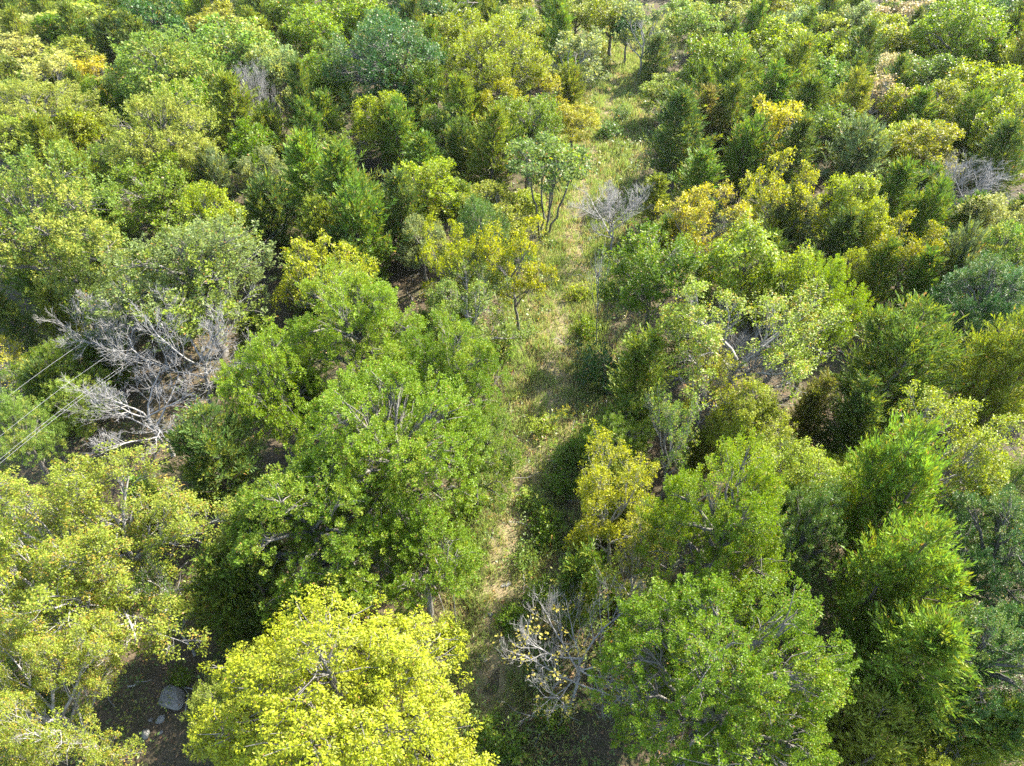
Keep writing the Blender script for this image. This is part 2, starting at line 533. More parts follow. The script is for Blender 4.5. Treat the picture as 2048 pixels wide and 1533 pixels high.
def cedar(key, seed, R, H, cb, nbr, nspray, nk, kl, kw, leaders=1, ascend=0.7, L=0.55, open_=0.0, blunt=0.75, bark="dark"):
    """Eastern cedar: ascending branches carrying feathery plumes."""
    rng = np.random.RandomState(seed)
    tr, br = Tubes(), Tubes()
    tips, axes = [], []
    heads = [(0.0, 0.0, H, R)]
    for k in range(1, leaders):
        a = k * 2.4 + rng.rand()
        heads.append((math.cos(a) * R * 0.42, math.sin(a) * R * 0.42, H * rng.uniform(0.78, 0.95), R * rng.uniform(0.6, 0.75)))
    if leaders > 1:
        heads[0] = (0, 0, H, R * 0.78)
    for (hx, hy, hh, hr) in heads:
        P = trunk_tube(tr, (hx * 0.1, hy * 0.1, -0.2), (hx, hy, hh * 0.97), 0.017 * H, 0.004 * H, rng, k=10, sides=6)
        nb = int(nbr / len(heads))
        t = (np.arange(nb) + rng.rand(nb)) / nb
        zz = cb + (hh * 0.97 - cb) * t ** 0.9
        prof = np.clip((1 - t), 0, 1) ** blunt * np.clip(0.5 + 2.2 * t, 0, 1)
        for q in range(nb):
            a = q * 2.39996 + rng.normal(0, 0.3)
            ln = max(hr * prof[q] * rng.uniform(0.72, 1.18), 0.25)
            j = np.searchsorted(P[:, 2], zz[q])
            j = min(max(j, 1), len(P) - 1)
            f = (zz[q] - P[j - 1][2]) / max(P[j][2] - P[j - 1][2], 1e-6)
            b0 = P[j - 1] + (P[j] - P[j - 1]) * f
            asc = ascend * (0.65 + 0.8 * t[q]) + rng.normal(0, 0.12)
            d0 = np.array([math.cos(a), math.sin(a), asc * 0.55])
            e = b0 + np.array([math.cos(a), math.sin(a), 0]) * ln + np.array([0, 0, ln * asc])
            B = bent(b0, e, 5, 0.03, rng, sag=-0.1)
            br.add(B, np.linspace(0.0035 * H, 0.001 * H, 5) * (0.6 + 0.6 * (1 - t[q])), 3)
            ns_ = max(3, int(nspray * (0.35 + 0.65 * ln / R)))
            u = 1 - (rng.rand(ns_) ** 1.5) * (0.75 - 0.3 * open_)
            u[0] = 1
            idx = np.clip(u * 4, 0, 3.999)
            ii = idx.astype(int)
            pp = B[ii] + (B[ii + 1] - B[ii]) * (idx - ii)[:, None]
            bd = nrm(e - b0)
            side = rng.normal(0, 0.1 + 0.075 * ln, (ns_, 3)) * np.array([1, 1, 0.5])
            pp = pp + side
            tips.append(pp)
            axes.append(nrm(bd * 0.75 + side * 1.2 + np.array([0, 0, 0.5]) + rng.normal(0, 0.25, (ns_, 3))))
    tips = np.concatenate(tips)
    axes = np.concatenate(axes)
    T, n = len(tips), nk
    u = (np.arange(n)[None, :, None] + rng.rand(T, n, 1)) / n
    ax = axes[:, None, :]
    pl = nrm(np.cross(ax, rng.normal(size=(T, 1, 3)) + np.array([0, 0, 0.4])))
    sgn = np.where(np.arange(n) % 2 == 0, 1.0, -1.0)[None, :, None]
    rv = pl * sgn + rng.normal(0, 0.3, (T, n, 3))
    sc = rng.uniform(0.6, 1.4, (T, 1, 1))
    Pk = tips[:, None, :] + ax * (u - 0.4) * L * sc + np.array([0, 0, -0.16]) * (u ** 2) * L
    D = ax * 0.85 + rv * (0.8 - 0.6 * u)
    Nn = rng.normal(size=(T, n, 3)) + np.array([0, 0, 0.5])
    ln = (kl * (1.15 - 0.5 * u) * sc).reshape(-1) * rng.uniform(0.75, 1.25, T * n)
    V = kites(Pk.reshape(-1, 3), D.reshape(-1, 3), Nn.reshape(-1, 3), ln, kw * rng.uniform(0.7, 1.3, T * n), wide=0.55)
    S = np.clip(rng.rand(T, 1) + rng.normal(0, 0.05, (T, n)), 0, 1).reshape(-1)
    PROTO[key] = dict(R=R * 1.08, H=H * 1.02, cb=cb, parts=[("trunk", tr.mesh(key + "_trunk", [M_BARK[bark]])), ("branches", br.mesh(key + "_branches", [M_BARK[bark]])), ("crown", leaf_mesh(key + "_crown", [(V, S)], [M_LEAF["cedar"]]))])


# near
broadleaf("oak_n1", 1, 5.2, 12, 2.2, 38, 50, 72, 0.085, L=0.6, rad=0.21, lobe=0.28, upsprig=0.85, twigs=0.25)
broadleaf("oak_n2", 2, 4.2, 11, 2.0, 32, 44, 70, 0.085, L=0.6, rad=0.205, lobe=0.3, upsprig=0.85, twigs=0.25)
broadleaf("oak_n3", 3, 3.3, 9, 1.6, 24, 38, 64, 0.085, L=0.56, rad=0.2, lobe=0.34, upsprig=0.85, twigs=0.25)
broadleaf("hick_n1", 4, 4.2, 10.5, 2.2, 38, 62, 52, 0.092, wid=0.45, L=0.4, rad=0.24, droop=0.65, lobe=0.28, upsprig=0.35, gaps=0.05, twigs=0.4)
broadleaf("hick_n2", 5, 2.6, 8, 1.5, 20, 40, 38, 0.11, wid=0.42, L=0.4, rad=0.24, droop=0.7, lobe=0.36, upsprig=0.35, twigs=0.3)
sparse("sparse_n1", 6, 4.6, 10.5, 1.8, 12, 28, 0.095, frac=0.85, kids=(8, 6, 4), L=0.46, rad=0.29, droop=0.35)
sparse("sparse_n4", 66, 4.4, 10.0, 2.0, 10, 20, 0.11, frac=0.75, kids=(8, 6, 4), L=0.42, rad=0.27, droop=0.25, lowbare=0.42, up=0.45)
sparse("sparse_n2", 7, 3.6, 9.5, 2.2, 9, 17, 0.13, frac=0.68, kids=(7, 6, 4), droop=0.3)
sparse("sparse_n3", 8, 2.4, 8, 2.2, 8, 13, 0.13, frac=0.5, kids=(6, 5, 3), droop=0.4, up=0.8)
cedar("cedar_n1", 9, 2.7, 9.5, 0.9, 130, 24, 11, 0.27, 0.058, leaders=1, L=0.8)
cedar("cedar_n2", 10, 3.3, 9.0, 1.2, 150, 25, 11, 0.28, 0.06, leaders=4, ascend=0.9, blunt=0.6, open_=0.3, L=0.85)
cedar("cedar_n3", 12, 1.9, 7.0, 0.6, 95, 20, 11, 0.26, 0.055, leaders=2, L=0.75)
# mid
broadleaf("oak_m1", 21, 4.6, 11.5, 2.8, 30, 32, 36, 0.15, L=1.0, rad=0.23, upsprig=1.0, lobe=0.29)
broadleaf("oak_m2", 22, 3.4, 9.5, 2.0, 22, 27, 36, 0.145, L=0.8, rad=0.23, lobe=0.32, upsprig=0.8)
broadleaf("oak_m3", 23, 2.6, 8.0, 1.5, 18, 23, 36, 0.14, L=0.7, rad=0.23, lobe=0.35, upsprig=0.8)
broadleaf("hick_m1", 24, 2.9, 8.5, 2.2, 20, 34, 24, 0.18, wid=0.45, L=0.45, rad=0.28, droop=0.6, lobe=0.34, upsprig=0.3)
sparse("sparse_m1", 26, 3.2, 9, 2.2, 9, 11, 0.18, frac=0.75, kids=(7, 5, 3), L=0.45, rad=0.28, bark="grey")
sparse("sparse_m2", 27, 2.6, 8, 2.0, 8, 8, 0.17, frac=0.45, kids=(6, 5, 3), bark="pale", lowbare=0.3)
sparse("sparse_m3", 67, 3.2, 7, 1.2, 10, 6, 0.16, frac=0.3, kids=(7, 6, 3), bark="pale", lowbare=0.3, up=0.7)
broadleaf("slender_m1", 28, 3.4, 8.2, 5.3, 15, 26, 18, 0.2, L=0.6, rad=0.34, lobe=0.34, flat=0.6, stems=5, upsprig=0.1, bark="grey")
cedar("cedar_m1", 29, 2.3, 8.5, 0.8, 105, 15, 10, 0.36, 0.08, leaders=1, L=0.9)
cedar("cedar_m2", 30, 2.8, 8.0, 1.0, 115, 16, 10, 0.36, 0.082, leaders=3, ascend=0.85, blunt=0.6, L=0.9)
cedar("cedar_m3", 31, 1.7, 7.2, 0.6, 80, 13, 10, 0.34, 0.076, leaders=1, ascend=0.8, L=0.85)
# far
broadleaf("oak_f1", 41, 4.4, 11, 2.4, 24, 30, 22, 0.22, L=0.95, rad=0.31, twigs=0.15, lobe=0.31)
broadleaf("oak_f2", 42, 3.2, 9, 1.8, 19, 27, 20, 0.215, L=0.85, rad=0.3, twigs=0.15, lobe=0.34)
broadleaf("oak_f3", 43, 2.5, 7.5, 1.4, 15, 24, 20, 0.21, L=0.75, rad=0.29, twigs=0.15, lobe=0.36)
broadleaf("layer_f1", 44, 2.8, 6.5, 3.2, 12, 20, 14, 0.3, L=0.5, rad=0.42, lobe=0.36, flat=0.5, stems=4, upsprig=0.1, bark="pale")
sparse("sparse_f1", 45, 2.9, 8.2, 2.0, 8, 8, 0.25, frac=0.7, kids=(6, 4, 3), L=0.5, rad=0.32, bark="pale")
cedar("cedar_f1", 46, 2.3, 8.0, 0.8, 140, 7, 11, 0.4, 0.085, leaders=2, L=0.9)
cedar("cedar_f2", 47, 1.8, 7.5, 0.7, 120, 7, 11, 0.38, 0.08, leaders=1, L=0.85)
# bare
dead("dead_n1", 51, 4.2, 8.0, 2.2, 9, kids=(9, 7, 3), up=0.35, curve=0.8, leafy=90)
dead("dead_n2", 52, 3.4, 8.5, 2.4, 8, kids=(8, 7, 4), up=0.6, curve=0.45)
dead("dead_n3", 53, 3.2, 7.5, 2.0, 9, kids=(8, 7, 4), up=0.7, curve=0.35, spread=0.85)
dead("thin_n1", 54, 1.1, 7.5, 2.8, 6, levels=3, kids=(5, 4), up=0.9, curve=0.4, spread=0.7, ratio=0.5)

LODS = {
    "oak": {"n": ["oak_n1", "oak_n2", "oak_n3"], "m": ["oak_m1", "oak_m2", "oak_m3"], "f": ["oak_f1", "oak_f2", "oak_f3"]},
    "hick": {"n": ["hick_n1", "hick_n2"], "m": ["hick_m1"], "f": ["oak_f2", "oak_f3"]},
    "sparse": {"n": ["sparse_n1", "sparse_n2", "sparse_n3", "sparse_n4"], "m": ["sparse_m1", "sparse_m2"], "f": ["sparse_f1"]},
    "cedar": {"n": ["cedar_n1", "cedar_n2", "cedar_n3"], "m": ["cedar_m1", "cedar_m2", "cedar_m3"], "f": ["cedar_f1", "cedar_f2"]},
    "layer": {"n": ["slender_m1"], "m": ["slender_m1"], "f": ["layer_f1"]},
    "slender": {"n": ["slender_m1"], "m": ["slender_m1"], "f": ["slender_m1"]},
    "dead": {"n": ["dead_n2"], "m": ["dead_n3"], "f": ["dead_n3"]},
}
LOD_AT = (41.0, 58.0)
TREES = []        # (empty, ref, px, py, depth)


def place_tree(name, proto, loc, R, H, rot, color, mat, label, cat, group, tilt=(0, 0)):
    p = PROTO[proto]
    e = bpy.data.objects.new(name, None)
    e.empty_display_size = 0.3
    COL.objects.link(e)
    e.location = (loc[0], loc[1], float(ground_z(loc[0], loc[1])))
    e.rotation_euler = (tilt[0], tilt[1], rot)
    s = R / p["R"]
    asym = 0.9 + 0.2 * ((abs(loc[0]) * 7.13 + abs(loc[1]) * 3.7) % 1.0)
    e.scale = (s * asym, s / asym, H / p["H"])
    e["label"] = label
    e["category"] = cat
    e["group"] = group
    for pn, me in p["parts"]:
        o = bpy.data.objects.new(pn, me)
        COL.objects.link(o)
        o.parent = e
        if pn in ("crown", "leaves"):
            o.color = (*color, 1)
            o.material_slots[0].link = "OBJECT"
            o.material_slots[0].material = mat
    return e


def pick(kind, depth, R, H, rng):
    l = "n" if depth < LOD_AT[0] else ("m" if depth < LOD_AT[1] else "f")
    c = LODS[kind][l]
    sc = [abs(math.log(R / PROTO[k]["R"])) + 0.6 * abs(math.log(H / PROTO[k]["H"])) + rng.rand() * 0.25 for k in c]
    return c[int(np.argmin(sc))]


def jitter(c, rng, a=0.12):
    v = rng.uniform(1 - a, 1 + a)
    return tuple(float(np.clip(x * v * rng.uniform(1 - a * 0.5, 1 + a * 0.5), 0.004, 0.6)) for x in c)


def solve(px, py, wpx, kind, H, proto=None):
    """Where a crown seen at a pixel with a pixel width stands: location, radius, height."""
    R = 2.5
    h = H or 8
    for _ in range(6):
        cbf = 0.12 if kind == "cedar" else 0.3
        if kind in ("slender",):
            cbf = 0.62
        hc = h * (0.5 + 0.5 * cbf)
        p = at(px, py, hc)
        R = wpx / 2 * depth_of(p) / FPX
        if not H:
            if kind == "cedar":
                h = min(max(3.9 * R, 2.5), 11)
            elif kind == "bush":
                h = 1.5 * R
            else:
                h = min(max(2.25 * R + 1.2, 3), 12.5)
    return p, R, h


# ------------------------------------------------------------------ ground and path
def warp(n, lim, core):
    u = np.linspace(-1, 1, n)
    return np.sign(u) * (np.abs(u) * core + np.abs(u) ** 7 * (lim - core))


gx = warp(127, 2500, 110)
gy = warp(127, 2500, 110) + 60
X, Y = np.meshgrid(gx, gy)
Z = ground_z(X, Y)
n = 127
idx = np.arange(n * n).reshape(n, n)
F = np.stack([idx[:-1, :-1], idx[:-1, 1:], idx[1:, 1:], idx[1:, :-1]], -1).reshape(-1, 4)
g = bpy.data.objects.new("ground", make_mesh("ground", np.stack([X, Y, Z], -1).reshape(-1, 3), F, [M_GROUND], smooth=True))
g["kind"] = "structure"
COL.objects.link(g)

TRAIL_PX = [(985, 1600), (985, 1440), (985, 1300), (1005, 1180), (1030, 1060), (1075, 920), (1100, 800), (1115, 700), (1135, 600), (1145, 520), (1150, 440), (1175, 350), (1205, 260), (1232, 170), (1246, 110), (1250, 70)]
TR = np.array([at(x, y, 0)[:2] for x, y in TRAIL_PX])
TR = np.vstack([[TR[0] + (TR[0] - TR[1]) * 3], TR, [TR[-1] + (TR[-1] - TR[-2])]])
sl = np.concatenate([[0], np.cumsum(np.linalg.norm(np.diff(TR, axis=0), axis=1))])
su = np.arange(0, sl[-1], 0.4)
TRS = np.stack([np.interp(su, sl, TR[:, 0]), np.interp(su, sl, TR[:, 1])], 1)
for _ in range(30):
    TRS[1:-1] = (TRS[:-2] + TRS[2:] + 2 * TRS[1:-1]) / 4


def trail_dist(x, y):
    q = np.stack([np.asarray(x, float).ravel(), np.asarray(y, float).ravel()], 1)
    out = np.empty(len(q))
    T = TRS[::3]
    for i in range(0, len(q), 4000):
        out[i:i + 4000] = np.sqrt(((q[i:i + 4000, None, :] - T[None]) ** 2).sum(-1)).min(1)
    return out


tn = nrm(np.gradient(TRS, axis=0))
side = np.stack([tn[:, 1], -tn[:, 0]], 1)
hw = 1.25 + 0.016 * np.clip(TRS[:, 1] - 20, 0, 80) + 0.3 * np.sin(su * 0.5) + rs.normal(0, 0.18, len(su))
cols = np.linspace(-1, 1, 9)
PV = TRS[:, None, :] + side[:, None, :] * (cols[None, :, None] * hw[:, None, None])
PZ = ground_z(PV[..., 0], PV[..., 1]) + 0.03 - 0.024 * np.abs(cols)[None, :] ** 4
PVV = np.concatenate([PV, PZ[..., None]], -1)
k, c9 = PVV.shape[:2]
idx = np.arange(k * c9).reshape(k, c9)
F = np.stack([idx[:-1, :-1], idx[:-1, 1:], idx[1:, 1:], idx[1:, :-1]], -1).reshape(-1, 4)
pth = bpy.data.objects.new("path", make_mesh("path", PVV.reshape(-1, 3), F[:, ::-1], [M_PATH], smooth=True))
pth["kind"] = "structure"
COL.objects.link(pth)

# ------------------------------------------------------------------ trees read off the photograph
# (x, y, width) of the crown in the photograph, kind, leaf colour, height or None, label, short reference, prototype or None
T = [
    # --- near rows
    (655, 1445, 540, "hick", "yellow", 10.5, "big rounded lemon-yellow tree hanging over the bare path edge", "big lemon-yellow tree", "hick_n1"),
    (215, 1050, 470, "sparse", "limeorange", 10.5, "broad yellow-green tree with orange leaf tufts and pale inner limbs", "orange-tufted broad tree", "sparse_n1"),
    (75, 1375, 330, "sparse", "limeorange", 9.5, "lower yellow-green tree with gnarled pale limbs beside the grey boulders", "gnarled tree by the boulders", "sparse_n1"),
    (60, 1215, 260, "sparse", "limeorange", 9.0, "yellow-green tree with pale bark between the orange-tufted and gnarled trees", "pale-barked yellow-green tree", "sparse_n2"),
    (320, 1205, 140, "sparse", "leaf", 7.0, "thin tree with bent grey boughs below the orange-tufted tree", "bent-boughed thin tree", "sparse_n3"),
    (765, 885, 400, "oak", "bright", 11.5, "largest bushy mid-green tree standing alongside the middle of the trail", "largest bushy green tree", "oak_n1"),
    (640, 1050, 360, "oak", "green", 9.5, "shady green tree directly behind the big lemon-yellow crown", "shady tree behind the lemon-yellow crown", "oak_n2"),
    (840, 1095, 230, "oak", "green", 8.0, "low green tree with vines beside two thin grey saplings at the path", "vine-clad low tree", "oak_n3"),
    (700, 660, 270, "oak", "bright", 10.5, "fresh green lobed tree between the gold tree and the largest green tree", "fresh green lobed tree", "oak_n2"),
    (545, 775, 200, "oak", "bright", 9.5, "bright green tree pressed against the grey bare trees", "bright tree by the bare trees", "oak_n3"),
    (910, 745, 220, "oak", "green", 10.0, "dark-sided green tree whose edge meets the trail bend", "dark-sided tree at the bend", "oak_n2"),
    (945, 900, 150, "oak", "leaf", 7.5, "small green tree at the trail edge below the bend", "small tree below the bend", "oak_n3"),
    (1430, 1365, 460, "oak", "green", 11.5, "huge glossy green tree opposite the lemon-yellow tree, by the path", "huge glossy green tree", "oak_n1"),
    (1450, 1040, 290, "oak", "green", 12.5, "rounded bright tree with fine glinting leaves right behind the huge green tree", "rounded glinting tree", "oak_n2"),
    (1245, 1000, 200, "sparse", "yellow", 8.5, "thin golden tree with bare grey upper twigs", "thin golden tree", "sparse_n2"),
    (1265, 1130, 150, "sparse", "olive", 7.5, "straggly olive-gold sapling above the antler-like bare tree", "straggly olive-gold sapling", "sparse_n3"),
    (1605, 975, 175, "hick", "lime", 8.5, "lime-green tree with drooping leaves between cedars", "drooping lime-green tree", "hick_n2"),
    (1590, 1075, 170, "oak", "bluegreen", 8.5, "dark blue-green tree leaning out below the drooping lime tree", "dark leaning blue-green tree", "oak_n3"),
    (1770, 1010, 270, "cedar", "cedarlight", 10.5, "tall light green cedar with feathery plumes beside the lime tree", "tall light feathery cedar", "cedar_n2"),
    (1765, 1175, 290, "cedar", "cedarlight", 10.0, "wide grass-green cedar, middle one of the near cedar line", "wide grass-green cedar", "cedar_n2"),
    (1800, 1335, 290, "cedar", "cedarlight", 9.5, "shaggy cedar with a reddish dead patch near the huge green tree", "shaggy cedar with dead patch", "cedar_n1"),
    (1735, 1490, 300, "cedar", "cedarolive", 6.5, "olive-yellow cedar at the very bottom edge", "olive-yellow bottom cedar", "cedar_n2"),
    (1960, 1500, 210, "cedar", "cedarlight", 6.5, "bright pointed cedar in the bottom corner", "bright corner cedar", "cedar_n1"),
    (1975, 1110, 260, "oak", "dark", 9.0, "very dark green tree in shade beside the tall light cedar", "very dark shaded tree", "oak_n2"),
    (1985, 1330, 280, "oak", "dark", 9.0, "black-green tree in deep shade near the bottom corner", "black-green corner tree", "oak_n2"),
    (1905, 905, 240, "sparse", "lime", 9.0, "yellow airy tree with pale branches between two big cedars", "airy yellow tree", "sparse_n2"),
    (2000, 985, 140, "oak", "palegreen", 7.0, "pale green tree with white-glinting leaves at the picture's edge", "pale glinting edge tree", "oak_n3"),
    (1700, 850, 140, "cedar", "cedardark", 7.5, "dark spire cedar in front of the broad open cedar", "dark spire cedar", "cedar_n3"),
    (1790, 735, 290, "cedar", "cedar", 10.0, "broad open cedar with dark stems showing through", "broad open cedar", "cedar_n2"),
    (1990, 760, 230, "cedar", "cedarolive", 10.0, "broad olive cedar at the edge, twin of the open cedar", "broad olive edge cedar", "cedar_n2"),
    (1620, 835, 120, "cedar", "cedarbrown", 6.5, "brownish thinning cedar beside the arching grey limbs", "brownish thinning cedar", "cedar_n3"),
    (1505, 845, 150, "hick", "lime", 8.0, "yellow-green round tree above the rounded glinting tree", "yellow-green round tree", "hick_n2"),
    (1420, 765, 130, "sparse", "yellow", 8.0, "small bright yellow tree in front of the arching grey limbs", "small bright yellow tree", "sparse_n3"),
    (1485, 665, 340, "sparse", "limeorange", 10.5, "wide cream and peach tree on long arching grey limbs", "wide cream tree on grey limbs", "sparse_n4"),
    (1490, 535, 180, "hick", "lime", 10.5, "vivid yellow-green crown rising behind the wide cream tree", "vivid yellow-green crown", "hick_m1"),
    (1590, 590, 130, "hick", "lime", 10.0, "yellow-green crown adjoining the leafy green column tree", "adjoining yellow-green crown", "hick_m1"),
    (1650, 620, 130, "oak", "bright", 10.0, "leafy green column-shaped tree with a sunlit side", "leafy column-shaped tree", "oak_n3"),
    (1310, 550, 200, "oak", "green", 9.0, "open-branched dark leafy tree beside the sunny part of the trail", "open dark leafy tree", "oak_m2"),
    (1290, 755, 160, "cedar", "cedarlight", 7.5, "bright bushy cedar at the trail bend beside a dark shrub", "bright cedar at the bend", "cedar_n3"),
    (1345, 880, 130, "sparse", "palegreen", 7.5, "twiggy thin sapling between the golden tree and the rounded glinting tree", "twiggy thin sapling", "sparse_n3"),
    (1250, 850, 120, "cedar", "cedar", 4.5, "low shaded cedar overhanging the weedy trail", "low shaded trail cedar", "cedar_n3"),
    # --- left side
    (75, 470, 290, "oak", "palegreen", 12.5, "tall pale-glinting green tree with a grey trunk at the photo's edge", "tall pale-glinting tree", "oak_m1"),
    (390, 555, 310, "oak", "greygreen", 9.5, "wide grey-green tree behind the row of bare trees", "wide grey-green tree", "oak_m1"),
    (425, 450, 130, "oak", "lime", 9.0, "yellow-green round top behind the wide grey-green tree", "yellow-green round top", "oak_m3"),
    (630, 560, 175, "sparse", "yellow", 8.5, "gold tree with bare grey lower twigs between cedars", "gold tree between cedars", "sparse_m1"),
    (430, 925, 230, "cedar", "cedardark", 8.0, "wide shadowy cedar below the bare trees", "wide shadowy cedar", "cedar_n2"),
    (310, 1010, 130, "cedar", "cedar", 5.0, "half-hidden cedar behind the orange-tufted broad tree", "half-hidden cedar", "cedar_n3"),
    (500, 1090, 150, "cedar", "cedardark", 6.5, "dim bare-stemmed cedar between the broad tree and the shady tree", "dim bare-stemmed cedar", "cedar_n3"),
    (30, 860, 130, "oak", "palegreen", 6.5, "round pale green small tree under the overhead wires", "pale small tree under the wires", "oak_n3"),
    (120, 640, 90, "cedar", "cedarolive", 5.0, "small olive cedar beside the pale-glinting tree's trunk", "small olive cedar", "cedar_m3"),
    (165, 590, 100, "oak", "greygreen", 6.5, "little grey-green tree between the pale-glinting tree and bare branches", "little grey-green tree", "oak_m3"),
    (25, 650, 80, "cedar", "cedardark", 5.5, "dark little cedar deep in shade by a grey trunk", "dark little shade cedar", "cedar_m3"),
    # --- middle left
    (620, 370, 140, "cedar", "cedarlight", 9.5, "pointed bright cedar at the tip of the cedar group", "pointed bright cedar", "cedar_m1"),
    (690, 400, 150, "cedar", "cedar", 9.5, "tall cedar in the middle of the cedar group", "tall middle cedar", "cedar_m1"),
    (735, 460, 160, "cedar", "cedar", 9.0, "broad cedar at the front of the cedar group", "broad front cedar", "cedar_m2"),
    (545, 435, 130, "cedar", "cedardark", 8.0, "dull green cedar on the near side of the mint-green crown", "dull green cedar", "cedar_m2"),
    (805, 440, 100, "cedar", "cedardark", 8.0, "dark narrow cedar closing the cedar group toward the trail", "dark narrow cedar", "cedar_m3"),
    (640, 470, 120, "cedar", "cedarolive", 7.0, "olive cedar just behind the gold tree", "olive cedar behind the gold tree", "cedar_m2"),
    (530, 345, 95, "oak", "silver", 7.0, "mint-green small crown among dark cedars", "mint-green small crown", "oak_m3"),
    (435, 375, 100, "cedar", "cedargrey", 7.0, "greyish cedar near the mint-green crown", "greyish cedar", "cedar_m2"),
    (470, 235, 130, "cedar", "cedarolive", 9.0, "mossy olive cedar below a dead grey tree", "mossy olive cedar", "cedar_m1"),
    (545, 275, 90, "cedar", "cedarolive", 7.0, "short brown-green cedar beside the mossy olive cedar", "short brown-green cedar", "cedar_m2"),
    (605, 215, 75, "cedar", "cedardark", 10.0, "lone dark spire of a cedar over bare stems", "lone dark spire", "cedar_m3"),
    (650, 265, 90, "cedar", "cedar", 8.0, "cedar standing between the dark spire and the yellowish round tree", "cedar by the dark spire", "cedar_m3"),
    (320, 275, 200, "oak", "pale", 11.0, "feathery pale yellow-green tree on a tall stem", "feathery pale tree", "oak_m1"),
    (310, 385, 200, "oak", "green", 8.5, "deep green glinting tree beneath the feathery pale tree", "deep green glinting tree", "oak_m2"),
    (235, 320, 90, "oak", "leaf", 7.5, "dusky green tree between olive cedars and the feathery pale tree", "dusky green tree", "oak_m3"),
    (95, 320, 110, "cedar", "cedarolive", 8.0, "dark olive cedar peeping over the pale-glinting tree", "dark olive peeping cedar", "cedar_m1"),
    (160, 365, 100, "cedar", "cedarolive", 7.5, "olive cedar wedged against the deep green glinting tree", "wedged olive cedar", "cedar_m2"),
    (85, 235, 210, "oak", "pale", 8.5, "spreading pale yellow tree with a soft flat top", "spreading pale yellow tree", "oak_m1"),
    (30, 285, 110, "oak", "pale", 7.5, "hazy cream-green tree at the photo's edge", "hazy cream-green tree", "oak_m3"),
    (212, 195, 85, "oak", "bright", 8.0, "small saturated green tree beside the spreading pale yellow tree", "small saturated green tree", "oak_m3"),
    (85, 170, 125, "sparse", "cream", 8.0, "cream thin-leaved tree above the spreading pale yellow tree", "cream thin-leaved tree", "sparse_f1"),
    (130, 128, 130, "oak", "olive", 7.0, "rounded mustard-olive tree beneath the flat-topped thicket", "rounded mustard tree", "oak_f3"),
    (330, 145, 220, "oak", "palegreen", 11.0, "big light green dome rising among darker trees", "big light green dome", "oak_f1"),
    (480, 105, 160, "oak", "palegreen", 10.5, "light green tree next to the big light dome", "light tree next to the dome", "oak_f2"),
    (540, 150, 110, "oak", "silver", 9.0, "silvery green tree over dead grey branches", "silvery green tree", "oak_f2"),
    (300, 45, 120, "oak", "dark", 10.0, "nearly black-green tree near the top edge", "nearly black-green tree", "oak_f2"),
    (230, 95, 90, "cedar", "cedardark", 8.5, "dark cedar beside the flat-topped yellow thicket", "dark cedar by the thicket", "cedar_f1"),
    (430, 52, 105, "oak", "olive", 8.0, "mustard-yellow small crown near the top edge", "mustard-yellow small crown", "oak_f3"),
    (60, 62, 130, "layer", "cream", 6.0, "flat-topped creamy tree on thin pale stems in the corner", "flat-topped corner tree", "layer_f1"),
    (160, 48, 130, "layer", "pale", 6.5, "layered yellow umbrella-shaped tree in the top thicket", "layered umbrella tree", "layer_f1"),
    (30, 108, 110, "layer", "cream", 5.5, "low flat creamy tree under the corner thicket", "low flat creamy tree", "layer_f1"),
    (110, 20, 110, "layer", "pale", 6.0, "flat yellow crown touching the top edge", "flat top-edge crown", "layer_f1"),
    (215, 15, 100, "layer", "pale", 6.5, "last flat yellow crown of the thicket toward the black-green tree", "last thicket crown", "layer_f1"),
    (10, 35, 80, "cedar", "cedardark", 8.0, "dark cedar in the top corner behind flat-topped trees", "top corner cedar", "cedar_f2"),
    (615, 70, 130, "oak", "bright", 10.0, "sunny yellow-green tree ahead of the plumed dark tree", "sunny tree by the plumed dark tree", "oak_f2"),
    (565, 30, 100, "oak", "green", 9.0, "plain green tree at the top edge above the silvery tree", "plain top-edge green tree", "oak_f3"),
    (530, 15, 80, "cedar", "cedardark", 9.0, "dark cedar at the top edge between green crowns", "top-edge dark cedar", "cedar_f2"),
    (640, 165, 110, "oak", "green", 9.5, "mid-green tree with yellow flecks shading a dark spire", "yellow-flecked green tree", "oak_f2"),
    # --- middle
    (780, 125, 230, "oak", "dark", 12.5, "large dark green tree with pale upright leaf plumes", "large plumed dark tree", "oak_m1"),
    (825, 185, 130, "oak", "green", 9.5, "green tree nestled against the plumed dark tree", "nestled green tree", "oak_m2"),
    (715, 35, 140, "oak", "bright", 10.0, "yellow-green tree behind the plumed dark tree", "tree behind the plumed dark tree", "oak_f2"),
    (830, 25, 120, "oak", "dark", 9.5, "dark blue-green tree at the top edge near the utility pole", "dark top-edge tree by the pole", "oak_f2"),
    (915, 75, 120, "oak", "lime", 9.0, "light lime tree under the far utility wire", "light lime tree", "oak_f2"),
    (985, 130, 200, "oak", "lime", 11.0, "tall yellow-green spreading tree with a dark forked stem", "tall spreading yellow-green tree", "oak_m1"),
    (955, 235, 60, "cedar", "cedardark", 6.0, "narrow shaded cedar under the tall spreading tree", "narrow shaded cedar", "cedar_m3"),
    (1035, 30, 90, "oak", "olive", 6.5, "mustard shrubby tree near the far end of the trail", "mustard shrubby tree", "oak_f3"),
    (1085, 75, 110, "oak", "olive", 6.5, "olive-gold domed tree in the far scrub", "olive-gold domed tree", "oak_f3"),
    (1060, 115, 80, "oak", "lime", 6.0, "low lime shrubby tree in the far scrub", "low lime scrub tree", "oak_f3"),
    (1150, 30, 90, "oak", "pale", 7.0, "washed-out pale tree in the far scrub at the top", "washed-out pale tree", "oak_f3"),
    (1225, 35, 100, "oak", "lime", 8.0, "yellow-green tree just ahead of the dark gap at the trail's end", "tree before the dark gap", "oak_f2"),
